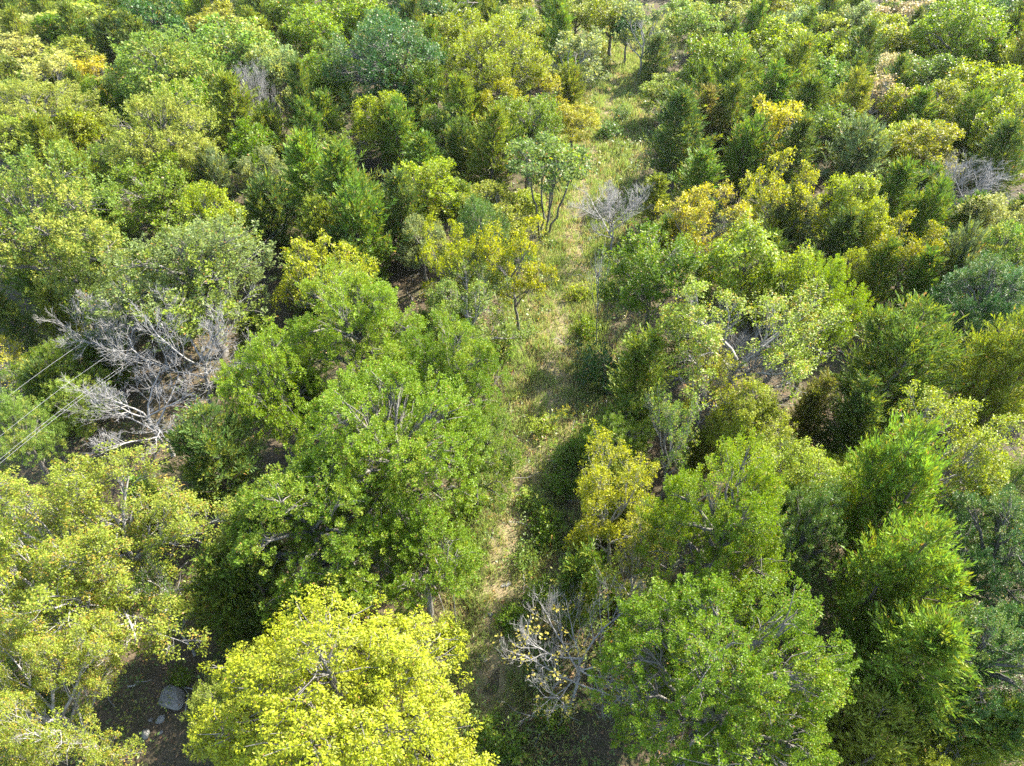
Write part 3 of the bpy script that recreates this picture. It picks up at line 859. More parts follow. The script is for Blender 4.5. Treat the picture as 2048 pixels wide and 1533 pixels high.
    (1140, 120, 120, "sparse", "silver", 8.5, "grey twiggy tree beside the far trail", "grey twiggy tree", "sparse_f1"),
    (1290, 65, 100, "sparse", "silver", 8.5, "grey-green thin tree across the trail from the dark gap", "grey-green thin tree", "sparse_f1"),
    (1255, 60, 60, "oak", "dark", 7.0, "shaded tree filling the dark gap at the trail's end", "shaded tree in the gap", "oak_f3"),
    (1135, 185, 85, "cedar", "cedarolive", 6.0, "yellowish cedar hugging the far trail bend", "yellowish trail cedar", "cedar_m2"),
    (760, 245, 110, "oak", "lime", 8.5, "yellowish round tree capping the cedar group", "yellowish round tree", "oak_m3"),
    (800, 280, 110, "cedar", "cedar", 8.0, "dark olive cedar merged with the yellowish round tree", "merged olive cedar", "cedar_m2"),
    (885, 250, 90, "oak", "palegreen", 7.0, "pale small-leaved tree between olive cedar and dark green tree", "pale small-leaved tree", "oak_m3"),
    (1055, 255, 140, "oak", "green", 9.0, "deep green lopsided tree in front of yellow leaves", "deep green lopsided tree", "oak_m2"),
    (1010, 215, 90, "oak", "yellow", 8.0, "yellow crown peeking out behind the lopsided tree", "yellow peeking crown", "oak_m3"),
    (1145, 240, 90, "oak", "gold", 5.0, "amber bush-like tree against the trail", "amber bush-like tree", "oak_m3"),
    (1095, 325, 175, "slender", "greygreen", 8.0, "silvery flat-topped tree on several slender bare stems", "silvery flat-topped tree", "slender_m1"),
    (860, 375, 135, "oak", "lime", 8.0, "olive-yellow tree beside the dark narrow cedar", "olive-yellow tree", "oak_m3"),
    (925, 305, 90, "cedar", "cedardark", 7.0, "dull cedar between the lopsided tree and the olive-yellow tree", "dull in-between cedar", "cedar_m2"),
    (990, 425, 140, "oak", "olive", 6.5, "green and ochre mottled tree left of the slender stems", "mottled ochre tree", "oak_m3"),
    (925, 400, 80, "oak", "leaf", 6.0, "small green tree next to the mottled ochre tree", "small tree by the ochre tree", "oak_m3"),
    (965, 475, 110, "oak", "bluegreen", 9.0, "upright dark green tree between two yellow crowns", "upright dark tree between yellows", "oak_n3"),
    (885, 530, 120, "sparse", "yellow", 9.0, "canary-yellow tree on the shaded flank of the upright dark tree", "canary-yellow tree", "sparse_m1"),
    (1040, 530, 130, "sparse", "yellow", 9.0, "yellow tree with grey stems right at the sunny trail", "yellow tree at the sunny trail", "sparse_m1"),
    (960, 620, 190, "sparse", "leaf", 7.5, "open twiggy green tree under the two yellow crowns", "open twiggy green tree", "sparse_n2"),
    (845, 485, 90, "oak", "silver", 6.0, "mint-grey young tree beside the dark narrow cedar", "mint-grey young tree", "oak_m3"),
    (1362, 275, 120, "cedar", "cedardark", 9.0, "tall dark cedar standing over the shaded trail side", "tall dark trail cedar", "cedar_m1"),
    (1395, 250, 90, "cedar", "cedarbrown", 8.0, "brown-tinged cedar behind the tall dark trail cedar", "brown-tinged cedar", "cedar_m3"),
    (1330, 180, 95, "oak", "pale", 5.5, "pale frosted green tree bordering the far trail", "pale frosted tree", "oak_f2"),
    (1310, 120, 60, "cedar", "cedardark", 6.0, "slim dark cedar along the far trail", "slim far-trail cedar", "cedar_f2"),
    # --- right side
    (1440, 125, 130, "oak", "bright", 9.5, "bright spring-green globe of a tree", "spring-green globe tree", "oak_f2"),
    (1390, 50, 110, "oak", "palegreen", 8.5, "soft pale green tree at the top near the trail's end", "soft pale top tree", "oak_f2"),
    (1460, 50, 100, "sparse", "cream", 8.0, "greyish cream thin tree near the top edge", "greyish cream thin tree", "sparse_f1"),
    (1530, 25, 110, "oak", "olive", 8.0, "dull gold tree at the top edge", "dull gold top tree", "oak_f3"),
    (1650, 25, 100, "oak", "lime", 8.5, "clear yellow-green tree touching the top edge", "clear yellow-green top tree", "oak_f2"),
    (1560, 90, 110, "oak", "lime", 8.0, "yellow-green tree above the dark cedar pair", "tree above the cedar pair", "oak_f3"),
    (1600, 62, 100, "layer", "silver", 7.0, "whitish flat-layered crown in the far wood", "whitish layered crown", "layer_f1"),
    (1665, 75, 90, "layer", "pale", 7.0, "tiered lemon-cream crown in the far wood", "tiered lemon-cream crown", "layer_f1"),
    (1710, 50, 80, "oak", "silver", 8.5, "slim silver-grey tree near the top edge", "slim silver-grey tree", "oak_f3"),
    (1780, 45, 110, "sparse", "peach", 7.5, "peach-tinted faint tree near the top edge", "peach-tinted faint tree", "sparse_f1"),
    (1760, 85, 110, "oak", "lime", 8.0, "pale lime tree next to the tall bright tree", "pale lime neighbour tree", "oak_f3"),
    (1920, 65, 160, "oak", "bright", 11.5, "tall bright green tree towering over the far wood", "towering bright tree", "oak_f1"),
    (1850, 95, 90, "oak", "bright", 7.5, "green tree at the foot of the towering bright tree", "tree at the towering tree's foot", "oak_f3"),
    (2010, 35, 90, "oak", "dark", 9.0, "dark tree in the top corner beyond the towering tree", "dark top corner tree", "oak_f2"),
    (1975, 105, 130, "oak", "palegreen", 9.0, "pale leafy tree leaning beside the towering bright tree", "pale leaning leafy tree", "oak_f2"),
    (2030, 140, 90, "oak", "lime", 8.0, "sunlit lime tree at the edge beneath the dark corner", "sunlit lime edge tree", "oak_f3"),
    (1645, 125, 90, "oak", "lime", 8.0, "yellow-green round tree between two dark cedars", "round tree between cedars", "oak_f3"),
    (1595, 160, 105, "cedar", "cedardark", 9.5, "blackish cedar leaning over a sunlit tree", "blackish leaning cedar", "cedar_f1"),
    (1730, 120, 80, "cedar", "cedardark", 9.0, "narrow dark cedar below the pale lime tree", "narrow dark far cedar", "cedar_f2"),
    (1790, 150, 80, "sparse", "peach", 7.5, "pinkish-cream tree among green ones", "pinkish-cream tree", "sparse_f1"),
    (1745, 200, 110, "sparse", "peach", 7.5, "dusty rose-brown thin tree below the pinkish-cream tree", "dusty rose-brown tree", "sparse_m2"),
    (1660, 175, 90, "oak", "palegreen", 7.5, "pale bright-leaved tree beside the blackish cedar", "pale bright-leaved tree", "oak_f3"),
    (1850, 155, 110, "oak", "leaf", 8.5, "plain green tree below the towering bright tree", "plain green tree", "oak_f3"),
    (1870, 215, 110, "oak", "lime", 8.0, "lime-dappled tree behind the round buttercup tree", "lime-dappled tree", "oak_m3"),
    (1960, 180, 130, "oak", "lime", 9.0, "wide sunny yellow-green tree near the edge", "wide sunny tree near the edge", "oak_f2"),
    (2010, 260, 120, "oak", "lime", 9.0, "yellow-lit green tree on the edge above the grey twiggy mound", "yellow-lit edge tree", "oak_m3"),
    (1610, 235, 110, "cedar", "cedar", 8.5, "conical green cedar in the middle of the cedar stand", "conical cedar in the stand", "cedar_m1"),
    (1480, 180, 110, "cedar", "cedar", 8.0, "shaded cedar at the foot of the spring-green globe", "cedar under the globe tree", "cedar_m2"),
    (1425, 215, 80, "oak", "peach", 6.5, "tawny little tree next to the brown-tinged cedar", "tawny little tree", "oak_m3"),
    (1550, 255, 80, "oak", "lime", 6.5, "little lime tree ringed by cedars", "little lime tree", "oak_m3"),
    (1495, 315, 120, "cedar", "cedar", 8.0, "round-shouldered cedar behind the tall yellow tree", "round-shouldered cedar", "cedar_m2"),
    (1400, 370, 100, "cedar", "cedar", 6.5, "small cedar beside the bare grey thicket at the trail", "small cedar by the grey thicket", "cedar_m3"),
    (1590, 315, 110, "cedar", "cedardark", 8.5, "deep green cedar behind the tall yellow tree's top", "deep green cedar", "cedar_m1"),
    (1705, 325, 140, "cedar", "cedargrey", 8.5, "soft grey-green mounded cedar", "soft mounded cedar", "cedar_m2"),
    (1830, 250, 80, "cedar", "cedar", 7.5, "small cedar above the round buttercup tree", "small cedar above the buttercup tree", "cedar_m3"),
    (1935, 265, 100, "cedar", "cedar", 8.0, "cedar behind the grey twiggy mound", "cedar behind the grey mound", "cedar_m2"),
    (1845, 300, 135, "oak", "yellow", 8.5, "round buttercup-yellow tree over grey twigs", "round buttercup tree", "oak_m3"),
    (1560, 395, 150, "sparse", "yellow", 9.5, "tall yellow tree with loose leaf clusters among cedars", "tall yellow tree", "sparse_m1"),
    (1690, 420, 110, "hick", "lime", 9.0, "glowing yellow-green tree between dark cedars", "glowing yellow-green tree", "hick_m1"),
    (1725, 460, 90, "hick", "lime", 8.0, "lower glowing lobe-crowned tree beside the glowing one", "lower lobe-crowned tree", "hick_m1"),
    (1565, 465, 120, "cedar", "cedargrey", 7.5, "blue-grey cedar in front of the tall yellow tree", "blue-grey cedar", "cedar_m2"),
    (1665, 500, 110, "cedar", "cedardark", 7.5, "dark cedar in front of the glowing yellow-green tree", "dark cedar before the glowing tree", "cedar_m1"),
    (1785, 415, 120, "cedar", "cedar", 8.5, "cedar with a rounded top beneath the buttercup tree", "rounded cedar under the buttercup tree", "cedar_m1"),
    (1850, 450, 110, "cedar", "cedar", 8.0, "sloping cedar beside the fallen grey branches", "sloping cedar", "cedar_m2"),
    (1815, 510, 130, "sparse", "yellow", 8.0, "yellow ragged tree in front of the sloping cedar", "yellow ragged tree", "sparse_m1"),
    (1415, 455, 170, "sparse", "gold", 8.5, "orange-gold tree between the trail's grey thicket and the tall yellow tree", "orange-gold tree", "sparse_m1"),
    (1990, 450, 120, "oak", "cream", 7.0, "cream speckled tree near the edge below the grey mound", "cream speckled tree", "oak_m3"),
    (2000, 520, 110, "oak", "palegreen", 8.0, "pale round tree above the dark edge tree", "pale round edge tree", "oak_m3"),
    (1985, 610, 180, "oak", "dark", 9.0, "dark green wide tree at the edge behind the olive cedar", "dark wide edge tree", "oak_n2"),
    (1895, 550, 110, "cedar", "cedargrey", 8.0, "grey-green leaning cedar in front of the cream speckled tree", "grey-green leaning cedar", "cedar_m2"),
    (1745, 560, 90, "cedar", "cedar", 7.0, "slight cedar behind the broad open cedar", "slight cedar", "cedar_m3"),
    (1690, 555, 70, "oak", "olive", 6.5, "ochre-leaved small tree squeezed by cedars", "ochre squeezed tree", "oak_m3"),
    (1835, 590, 90, "cedar", "cedar", 7.0, "cedar shoot rising over the broad open cedar", "cedar shoot over the broad cedar", "cedar_m3"),
]
BARE = [
    (1160, 1290, 340, 7.5, "dead_n1", 2.6, "antler-like bare grey tree with a few yellow leaves at the trail edge", "antler-like bare tree"),
    (365, 680, 290, 8.5, "dead_n2", 0.4, "bare silver-grey tree with upright limbs before the grey-green tree", "upright bare grey tree"),
    (240, 665, 230, 7.5, "dead_n3", 1.9, "bare brushy grey tree next to the small overhead-wire clearing", "brushy bare tree"),
    (300, 815, 300, 6.0, "dead_n2", 4.4, "low dead tree with long forked white branches above the shadowy cedar", "low forked dead tree"),
    (1235, 428, 210, 6.0, "dead_n3", 0.9, "bare grey thicket tree casting shade on the trail", "grey trail thicket"),
    (515, 190, 110, 9.0, "dead_n3", 3.3, "slanting dead grey tree below the silvery green tree", "slanting dead tree"),
    (1205, 560, 70, 8.5, "thin_n1", 1.1, "leaning bare pole-like sapling beside the sunny trail", "bare pole-like sapling"),
    (900, 1150, 60, 6.5, "thin_n1", 2.2, "thin grey sapling between the vine-clad tree and lemon-yellow tree", "thin grey sapling"),
    (860, 1190, 70, 4.5, "thin_n1", 5.1, "shorter crooked grey sapling with a tangled top near the lemon-yellow tree", "shorter crooked sapling"),
    (1945, 375, 215, 7.0, "dead_n3", 2.2, "grey twiggy mound of a leafless tree beside the round buttercup-yellow tree", "grey twiggy mound"),
    (1500, 730, 230, 6.5, "dead_n3", 5.4, "arching grey half-dead tree under the wide cream tree", "arching half-dead tree"),
]
HIDE = set()
trng = np.random.RandomState(5)
SPOT = []      # x, y, radius, height, pixel x, pixel y, reference
for (px, py, w, kind, pal, H, label, ref, proto) in T:
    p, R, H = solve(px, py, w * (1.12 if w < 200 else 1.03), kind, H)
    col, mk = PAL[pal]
    d = depth_of(p)
    proto = proto or pick(kind, d, R, H, trng)
    cat = "cedar" if kind == "cedar" else "tree"
    name = {"cedar": "cedar_tree", "sparse": "thin_tree"}.get(kind, "broadleaf_tree")
    grp = {"cedar": "cedars in the wood", "sparse": "thin-crowned trees in the wood"}.get(kind, "leafy trees in the wood")
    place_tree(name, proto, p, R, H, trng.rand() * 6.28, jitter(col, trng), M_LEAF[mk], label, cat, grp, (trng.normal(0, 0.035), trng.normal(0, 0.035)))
    SPOT.append((p[0], p[1], R, H, px, py, ref))
for (px, py, w, H, proto, rot, label, ref) in BARE:
    p, R, H = solve(px, py, w, "sparse", H)
    place_tree("bare_tree", proto, p, R, H, rot, (0.34, 0.29, 0.05), M_LEAF["turning"], label, "bare tree", "bare grey trees", (trng.normal(0, 0.05), trng.normal(0, 0.05)))
    SPOT.append((p[0], p[1], R * 0.6, H, px, py, ref))

# ------------------------------------------------------------------ smaller trees between them, each described by its neighbour
frng = np.random.RandomState(77)
KINDS = [   # weight, kind, colour, size words
    (0.30, "cedar", "cedar", "mid-green cedar"), (0.14, "cedar", "cedardark", "dark cedar"), (0.08, "cedar", "cedarolive", "olive cedar"),
    (0.16, "oak", "green", "green leafy tree"), (0.09, "oak", "leaf", "dull green leafy tree"), (0.08, "oak", "lime", "yellow-green leafy tree"),
    (0.05, "oak", "pale", "pale leafy tree"), (0.05, "sparse", "gold", "thin gold tree"), (0.05, "sparse", "leaf", "thin green tree")]
used = set()
placed = [s[:3] for s in SPOT]
nf = 0
tpy = np.array([q[1] for q in TRAIL_PX][::-1], float)
tpx = np.array([q[0] for q in TRAIL_PX][::-1], float)
for it in range(16000):
    if nf >= 330:
        break
    yy = 8 + (frng.rand() ** 0.85) * 114
    xx = frng.uniform(-1, 1) * (20 + yy * 0.66)
    if trail_dist(xx, yy)[0] < 3.3:
        continue
    far = yy > 55
    R = frng.uniform(1.3, 2.2) * (1.4 if far else 1.0)
    if any((xx - a) ** 2 + (yy - b) ** 2 < (0.43 * (R + r)) ** 2 for a, b, r in placed):
        continue
    hit = False
    for hq in (0.0, 1.5, 3.0, 4.5, 6.0):
        qx, qy, qz = pix((xx, yy, hq))
        if 60 < qy < 900 and abs(qx - np.interp(qy, tpy, tpx)) < R / qz * FPX * 0.8 + 46 + qy * 0.02:
            hit = True
    for hq in (0.0, 2.5, 5.0):
        qx, qy, qz = pix((xx, yy, hq))
        if 235 < qx < 425 and qy > 1290:
            hit = True
    if yy > 62 and 0 < xx - np.interp(yy, TRS[:, 1], TRS[:, 0]) < 7.5:
        hit = True
    if hit or (xx < -14 and 21 < yy < 29 and xx > -27):
        continue
    u = frng.rand()
    for wgt, kind, pal, words_ in KINDS:
        u -= wgt
        if u < 0:
            break
    H = R * (3.0 if kind == "cedar" else 2.4) * frng.uniform(0.85, 1.15) + (1.0 if far else 0.2)
    px, py, dz = pix((xx, yy, H * 0.6))
    if not (-40 < px < 2090 and -60 < py < 1600):
        continue
    placed.append((xx, yy, R))
    nf += 1
    near = sorted(SPOT, key=lambda s: (s[0] - xx) ** 2 + (s[1] - yy) ** 2)
    lab = None
    for s in near[:6]:
        dx, dy = xx - s[0], yy - s[1]
        rel = ("to the right of" if dx > 0 else "to the left of") if abs(dx) > abs(dy) else ("behind" if dy > 0 else "in front of")
        sz = "low" if H < 4.2 else ("young" if H < 5.5 else "small")
        cand = f"{sz} {words_} {rel} the {s[6]}"
        if cand not in used and len(cand.split()) <= 16:
            lab = cand
            break
    if lab is None:
        continue
    used.add(lab)
    col, mk = PAL[pal]
    if nf in HIDE:
        continue
    name = {"cedar": "cedar_tree", "sparse": "thin_tree"}.get(kind, "broadleaf_tree")
    grp = {"cedar": "cedars in the wood", "sparse": "thin-crowned trees in the wood"}.get(kind, "leafy trees in the wood")
    e = place_tree(name, pick(kind, dz, R, H, frng), (xx, yy, 0), R, H, frng.rand() * 6.28, jitter(col, frng, 0.18), M_LEAF[mk], lab, "cedar" if kind == "cedar" else "tree", grp, (frng.normal(0, 0.04), frng.normal(0, 0.04)))
    e["filler"] = nf

# ------------------------------------------------------------------ woodland beyond the frame, one mass
def mesh_arrays(me):
    v = np.empty(len(me.vertices) * 3, np.float32)
    me.vertices.foreach_get("co", v)
    s = np.empty(len(me.polygons), np.float32)
    me.attributes["sprig"].data.foreach_get("value", s)
    return v.reshape(-1, 4, 3), s


def wood_mass(name, keys, spots, mat, color, thin, rng, hh):
    VV, SS = [], []
    src = {k: mesh_arrays(dict(PROTO[k]["parts"])["crown"]) for k in keys}
    for (x, y) in spots:
        k = keys[rng.randint(len(keys))]
        v, s = src[k]
        sel = rng.rand(len(v)) < thin
        v = v[sel]
        a = rng.rand() * 6.28
        c = v[:, :1, :]
        q = c + (v - c) * 3.6
        sc = rng.uniform(0.85, 1.3)
        ca, sa = math.cos(a), math.sin(a)
        o = np.empty_like(q)
        o[..., 0] = (q[..., 0] * ca - q[..., 1] * sa) * sc + x
        o[..., 1] = (q[..., 0] * sa + q[..., 1] * ca) * sc + y
        o[..., 2] = q[..., 2] * sc * hh + float(ground_z(x, y))
        VV.append(o)
        SS.append(np.clip(s[sel] * 0.7 + rng.rand() * 0.45, 0, 1))
    ob = bpy.data.objects.new(name, leaf_mesh(name, [(np.concatenate(VV), np.concatenate(SS))], [mat]))
    ob.color = (*color, 1)
    ob["kind"] = "stuff"
    COL.objects.link(ob)


wr = np.random.RandomState(9)
spots = []
for it in range(9000):
    y = wr.uniform(0, 190)
    x = wr.uniform(-165, 165)
    edge = 22 + y * 0.685
    if abs(x) < edge and y < 122:
        continue
    if abs(x) > edge + 26 or (y < 122 and abs(x) > edge + 12):
        continue
    if trail_dist(x, y)[0] < 3 or any((x - a) ** 2 + (y - b) ** 2 < 4.6 ** 2 for a, b in spots):
        continue
    spots.append((x, y))
    if len(spots) > 260:
        break
wood_mass("far_woods", ["oak_f1", "oak_f2", "oak_f3"], spots[::2], M_LEAF["yellow"], (0.19, 0.23, 0.025), 0.03, wr, 1.0)
wood_mass("far_cedar_woods", ["cedar_f1", "cedar_f2"], spots[1::2], M_LEAF["cedar"], (0.11, 0.16, 0.02), 0.04, wr, 1.0)

# ------------------------------------------------------------------ shrubs, goldenrod and rocks along the path
def shrub_proto(key, seed, ns, leaf, L=0.4):
    rng = np.random.RandomState(seed)
    st = Tubes()
    tips, ax = [], []
    for k in range(ns):
        a, el = rng.rand() * 6.28, rng.uniform(0.15, 1.3)
        e = np.array([math.cos(a) * math.cos(el), math.sin(a) * math.cos(el), 0.15 + math.sin(el) * 0.95]) * rng.uniform(0.7, 1.05)
        P = bent(np.array([0, 0, -0.05]), e, 5, 0.04, rng, sag=0.1)
        st.add(P, np.linspace(0.02, 0.006, 5), 3)
        for t in (0.45, 0.7, 0.85, 1.0):
            q = P[0] + (P[-1] - P[0]) * t + rng.normal(0, 0.09, 3)
            tips.append(q)
            ax.append(e + rng.normal(0, 0.3, 3))
    tips, ax = np.array(tips), nrm(np.array(ax))
    lm = leaf_mesh(key + "_leaves", [sprig_leaves(tips, ax, 13, L, 0.2, leaf, 0.55, rng, 0.2)], [M_LEAF["green"]])
    PROTO[key] = dict(R=1.05, H=1.1, cb=0, parts=[("stems", st.mesh(key + "_stems", [M_BARK["dark"]])), ("leaves", lm)])


shrub_proto("shrub_a", 61, 34, 0.13)
shrub_proto("shrub_b", 62, 26, 0.11)
SHRUBS = [
    (1205, 735, 120, "dark", 2.6, "dense dark green shrub at the trail bend beside the bright cedar"),
    (1170, 660, 60, "green", 1.5, "small green shrub above the dense dark shrub"),
    (1000, 690, 90, "palegreen", 2.2, "pale round shrub hanging over the path edge at the bend"),
    (95, 745, 120, "bright", 2.2, "sunlit bright green shrub under the overhead wires"),
    (130, 840, 90, "green", 2.4, "leafy green shrub in front of the overhead wires"),
    (415, 1170, 90, "green", 1.6, "green shrub on the bare ground behind the lemon-yellow tree"),
    (925, 1090, 90, "leaf", 1.7, "weedy shrub covering the path edge below the vine-clad tree"),
    (900, 1265, 70, "lime", 1.3, "small yellow-green shrub at the foot of the thin grey saplings"),
    (1120, 960, 90, "green", 1.3, "dark weedy shrub in the shaded middle of the trail"),
    (1090, 1050, 90, "green", 1.4, "shaded green shrub opposite the weedy path edge"),
    (1190, 1120, 100, "green", 1.6, "leafy shrub behind the antler-like bare tree"),
    (1180, 1070, 70, "lime", 1.3, "lime weedy shrub under the golden tree"),
    (360, 1360, 60, "green", 1.0, "small shrub beside the largest grey boulder"),
    (1000, 1480, 120, "leaf", 1.4, "low shrub on the shaded path at the bottom edge"),
    (1110, 1420, 90, "green", 1.3, "low shrub beneath the antler-like bare tree"),
    (1060, 1000, 70, "palegreen", 1.1, "pale weedy shrub on the sunlit edge of the path"),
    (1045, 1110, 80, "leaf", 1.0, "grey-green weedy shrub in dappled shade on the near path"),
    (1020, 1230, 70, "green", 0.9, "low weedy shrub on the tan near path"),
    (1075, 1180, 90, "green", 1.1, "low leafy shrub above the grey stone on the shaded path"),
    (940, 1010, 80, "green", 1.4, "path-edge shrub below the small tree at the bend"),
    (1130, 905, 90, "leaf", 1.2, "broad weedy shrub in mid-path between sun and shade"),
    (1185, 880, 100, "green", 1.6, "shaded shrub in front of the low shaded trail cedar"),
    (1080, 850, 70, "lime", 1.0, "yellowish weedy shrub on the path near the yellow-topped weeds"),
    (1165, 590, 60, "lime", 1.2, "sunlit weedy shrub beside the bare pole-like sapling"),
    (1230, 930, 90, "green", 1.8, "dark shrub between the low shaded cedar and the golden tree"),
    (1250, 1190, 110, "green", 1.8, "leafy shrub behind the limbs of the antler-like bare tree"),
    (1240, 1290, 110, "green", 1.7, "shrub crowded between the antler-like bare tree and huge green tree"),
    (1215, 260, 60, "bluegreen", 1.8, "blue-green shaded shrub beside the tall dark trail cedar"),
    (1240, 225, 50, "bluegreen", 1.6, "shaded shrub below the far sunny stretch of trail"),
    (1290, 480, 80, "dark", 2.0, "dark shrub in shade behind the open dark leafy tree"),
    (880, 660, 80, "olive", 1.6, "olive shrub under the open twiggy green tree"),
    (1120, 150, 60, "greygreen", 1.8, "grey-green shrub at the far trail bend"),
    (1200, 95, 60, "pale", 1.8, "pale scrubby shrub at the far end of the trail"),
]
srng = np.random.RandomState(15)
for i, (px, py, w, pal, H, label) in enumerate(SHRUBS):
    p = at(px, py, H * 0.5)
    R = w / 2 * depth_of(p) / FPX
    col, mk = PAL[pal]
    place_tree("shrub", "shrub_a" if i % 2 else "shrub_b", p, R, H, srng.rand() * 6, jitter(col, srng), M_LEAF[mk], label, "shrub", "shrubs along the trail")


def goldenrod(px, py, H, label):
    rng = np.random.RandomState(int(px))
    st, fl = Tubes(), []
    tips, ax, ft, fa = [], [], [], []
    for k in range(9):
        a = rng.rand() * 6.28
        e = np.array([math.cos(a) * 0.3 * H, math.sin(a) * 0.3 * H, H * rng.uniform(0.7, 1)])
        P = bent(np.array([0, 0, -0.05]), e, 5, 0.03, rng)
        st.add(P, np.linspace(0.012, 0.005, 5), 3)
        for t in (0.4, 0.6, 0.75):
            tips.append(P[0] + (P[-1] - P[0]) * t)
            ax.append(e)
        ft.append(P[-1])
        fa.append(e + rng.normal(0, 0.3, 3))
    p = at(px, py, H * 0.6)
    e = bpy.data.objects.new("wildflower", None)
    COL.objects.link(e)
    e.location = (p[0], p[1], float(ground_z(p[0], p[1])))
    e["label"], e["category"], e["group"] = label, "flower", "yellow wildflowers along the trail"
    o1 = bpy.data.objects.new("stems", st.mesh("wildflower_stems", [M_BARK["dark"]]))
    o2 = bpy.data.objects.new("leaves", leaf_mesh("wildflower_leaves", [sprig_leaves(np.array(tips), nrm(np.array(ax)), 7, 0.3, 0.14, 0.12, 0.3, rng, 0.2)], [M_LEAF["green"]]))
    o3 = bpy.data.objects.new("flowers", leaf_mesh("wildflower_flowers", [sprig_leaves(np.array(ft), nrm(np.array(fa)), 16, 0.35, 0.1, 0.06, 0.7, rng, 0.1)], [M_LEAF["yellow"]]))
    o2.color = (0.12, 0.18, 0.03, 1)
    o3["kind"] = "stuff"
    o3.color = (0.4, 0.35, 0.02, 1)
    for o in (o1, o2, o3):
        COL.objects.link(o)
        o.parent = e


goldenrod(1185, 772, 1.3, "yellow-flowered weed beside the dense dark shrub")
goldenrod(1208, 775, 1.2, "golden-flowered weed between the dark shrub and the low shaded cedar")
goldenrod(1135, 832, 1.0, "yellow-topped weed in the middle of the path below the bend")
goldenrod(1110, 838, 0.9, "shorter yellow-topped weed beside the path's middle weed")
goldenrod(1235, 285, 1.4, "yellow flowering weed near the tall dark trail cedar")
goldenrod(1165, 290, 1.3, "yellow flowering weed across from the silvery flat-topped tree")
goldenrod(1180, 1055, 1.0, "single yellowish weed in shade under the golden tree")


def rock(px, py, w, hr, seed, label, name="rock", flat=0.6):
    rng = np.random.RandomState(seed)
    p = at(px, py, 0.1)
    R = w / 2 * depth_of(p) / FPX
    me = bpy.data.meshes.new(name)
    import bmesh
    bm = bmesh.new()
    bmesh.ops.create_icosphere(bm, subdivisions=3, radius=1.0)
    pl = [(nrm(rng.normal(size=3)), rng.uniform(0.55, 0.85)) for _ in range(11)]
    for v in bm.verts:
        c = np.array(v.co)
        for nn, dd in pl:
            s = c.dot(nn)
            if s > dd:
                c = c - nn * (s - dd) * 0.9
        c = c * (1 + rng.normal(0, 0.012))
        v.co = (c[0] * R, c[1] * R * hr, c[2] * R * flat)
    bm.to_mesh(me)
    bm.free()
    me.materials.append(M_ROCK)
    o = bpy.data.objects.new(name, me)
    o.location = (p[0], p[1], float(ground_z(p[0], p[1])) + R * flat * 0.3)
    o.rotation_euler = (rng.normal(0, 0.1), rng.normal(0, 0.1), rng.rand() * 6)
    o["label"], o["category"], o["group"] = label, "rock", "grey rocks"
    COL.objects.link(o)


rock(345, 1402, 66, 0.75, 1, "largest grey boulder between the gnarled tree and the lemon-yellow tree", "boulder", 0.8)
rock(322, 1441, 22, 0.8, 2, "small pale rounded stone just below the largest boulder")
rock(292, 1470, 26, 0.7, 3, "dark flat stone lowest of the stones near the largest boulder")
rock(302, 1442, 11, 0.8, 4, "pebble-sized grey stone beside the small pale stone")
rock(323, 1467, 12, 0.6, 9, "little slab stone between the pale stone and the dark flat stone")
rock(1012, 1164, 30, 0.5, 5, "flat whitish rock outcrop in the shaded path", "rock", 0.16)
rock(1048, 1150, 12, 0.8, 6, "small white stone beside the flat whitish outcrop")
rock(980, 1224, 14, 0.8, 7, "bright white stone in the sunny part of the near path")
rock(1035, 1252, 20, 0.7, 8, "grey stone under the tips of the antler-like bare tree")
rock(965, 1310, 26, 0.7, 10, "tan half-buried stone at the lemon-yellow tree's edge", "rock", 0.3)
rock(468, 1193, 14, 0.7, 12, "white stone on bare soil behind the lemon-yellow tree")

# stump-like flared trunk base in the clearing, fallen log
st = Tubes()
srn = np.random.RandomState(3)
p = at(80, 872, 0)
st.add(np.array([[0, 0, -0.2], [0, 0, 0.05], [0, 0.03, 0.35], [0.02, 0.05, 0.9], [0.03, 0.08, 1.7], [0.03, 0.08, 1.72]]), np.array([0.75, 0.55, 0.33, 0.25, 0.22, 0.02]), 10)
e = bpy.data.objects.new("tree_stump", None)
COL.objects.link(e)
e.location = (p[0], p[1], float(ground_z(p[0], p[1])))
e["label"], e["category"] = "dark broken tree stump with spreading roots in the clearing under the wires", "stump"
o = bpy.data.objects.new("trunk", st.mesh("stump_trunk", [M_BARK["dark"]]))
o.parent = e
COL.objects.link(o)
for k in range(6):
    rt = Tubes()
    a = k * 1.05 + srn.rand() * 0.5
    rt.add(bent(np.array([math.cos(a) * 0.3, math.sin(a) * 0.3, 0.22]), np.array([math.cos(a) * srn.uniform(0.9, 1.5), math.sin(a) * 1.2, -0.05]), 6, 0.05, srn), np.linspace(0.15, 0.03, 6), 6)
    o = bpy.data.objects.new("root", rt.mesh("stump_root", [M_BARK["dark"]]))
    o.parent = e
    COL.objects.link(o)

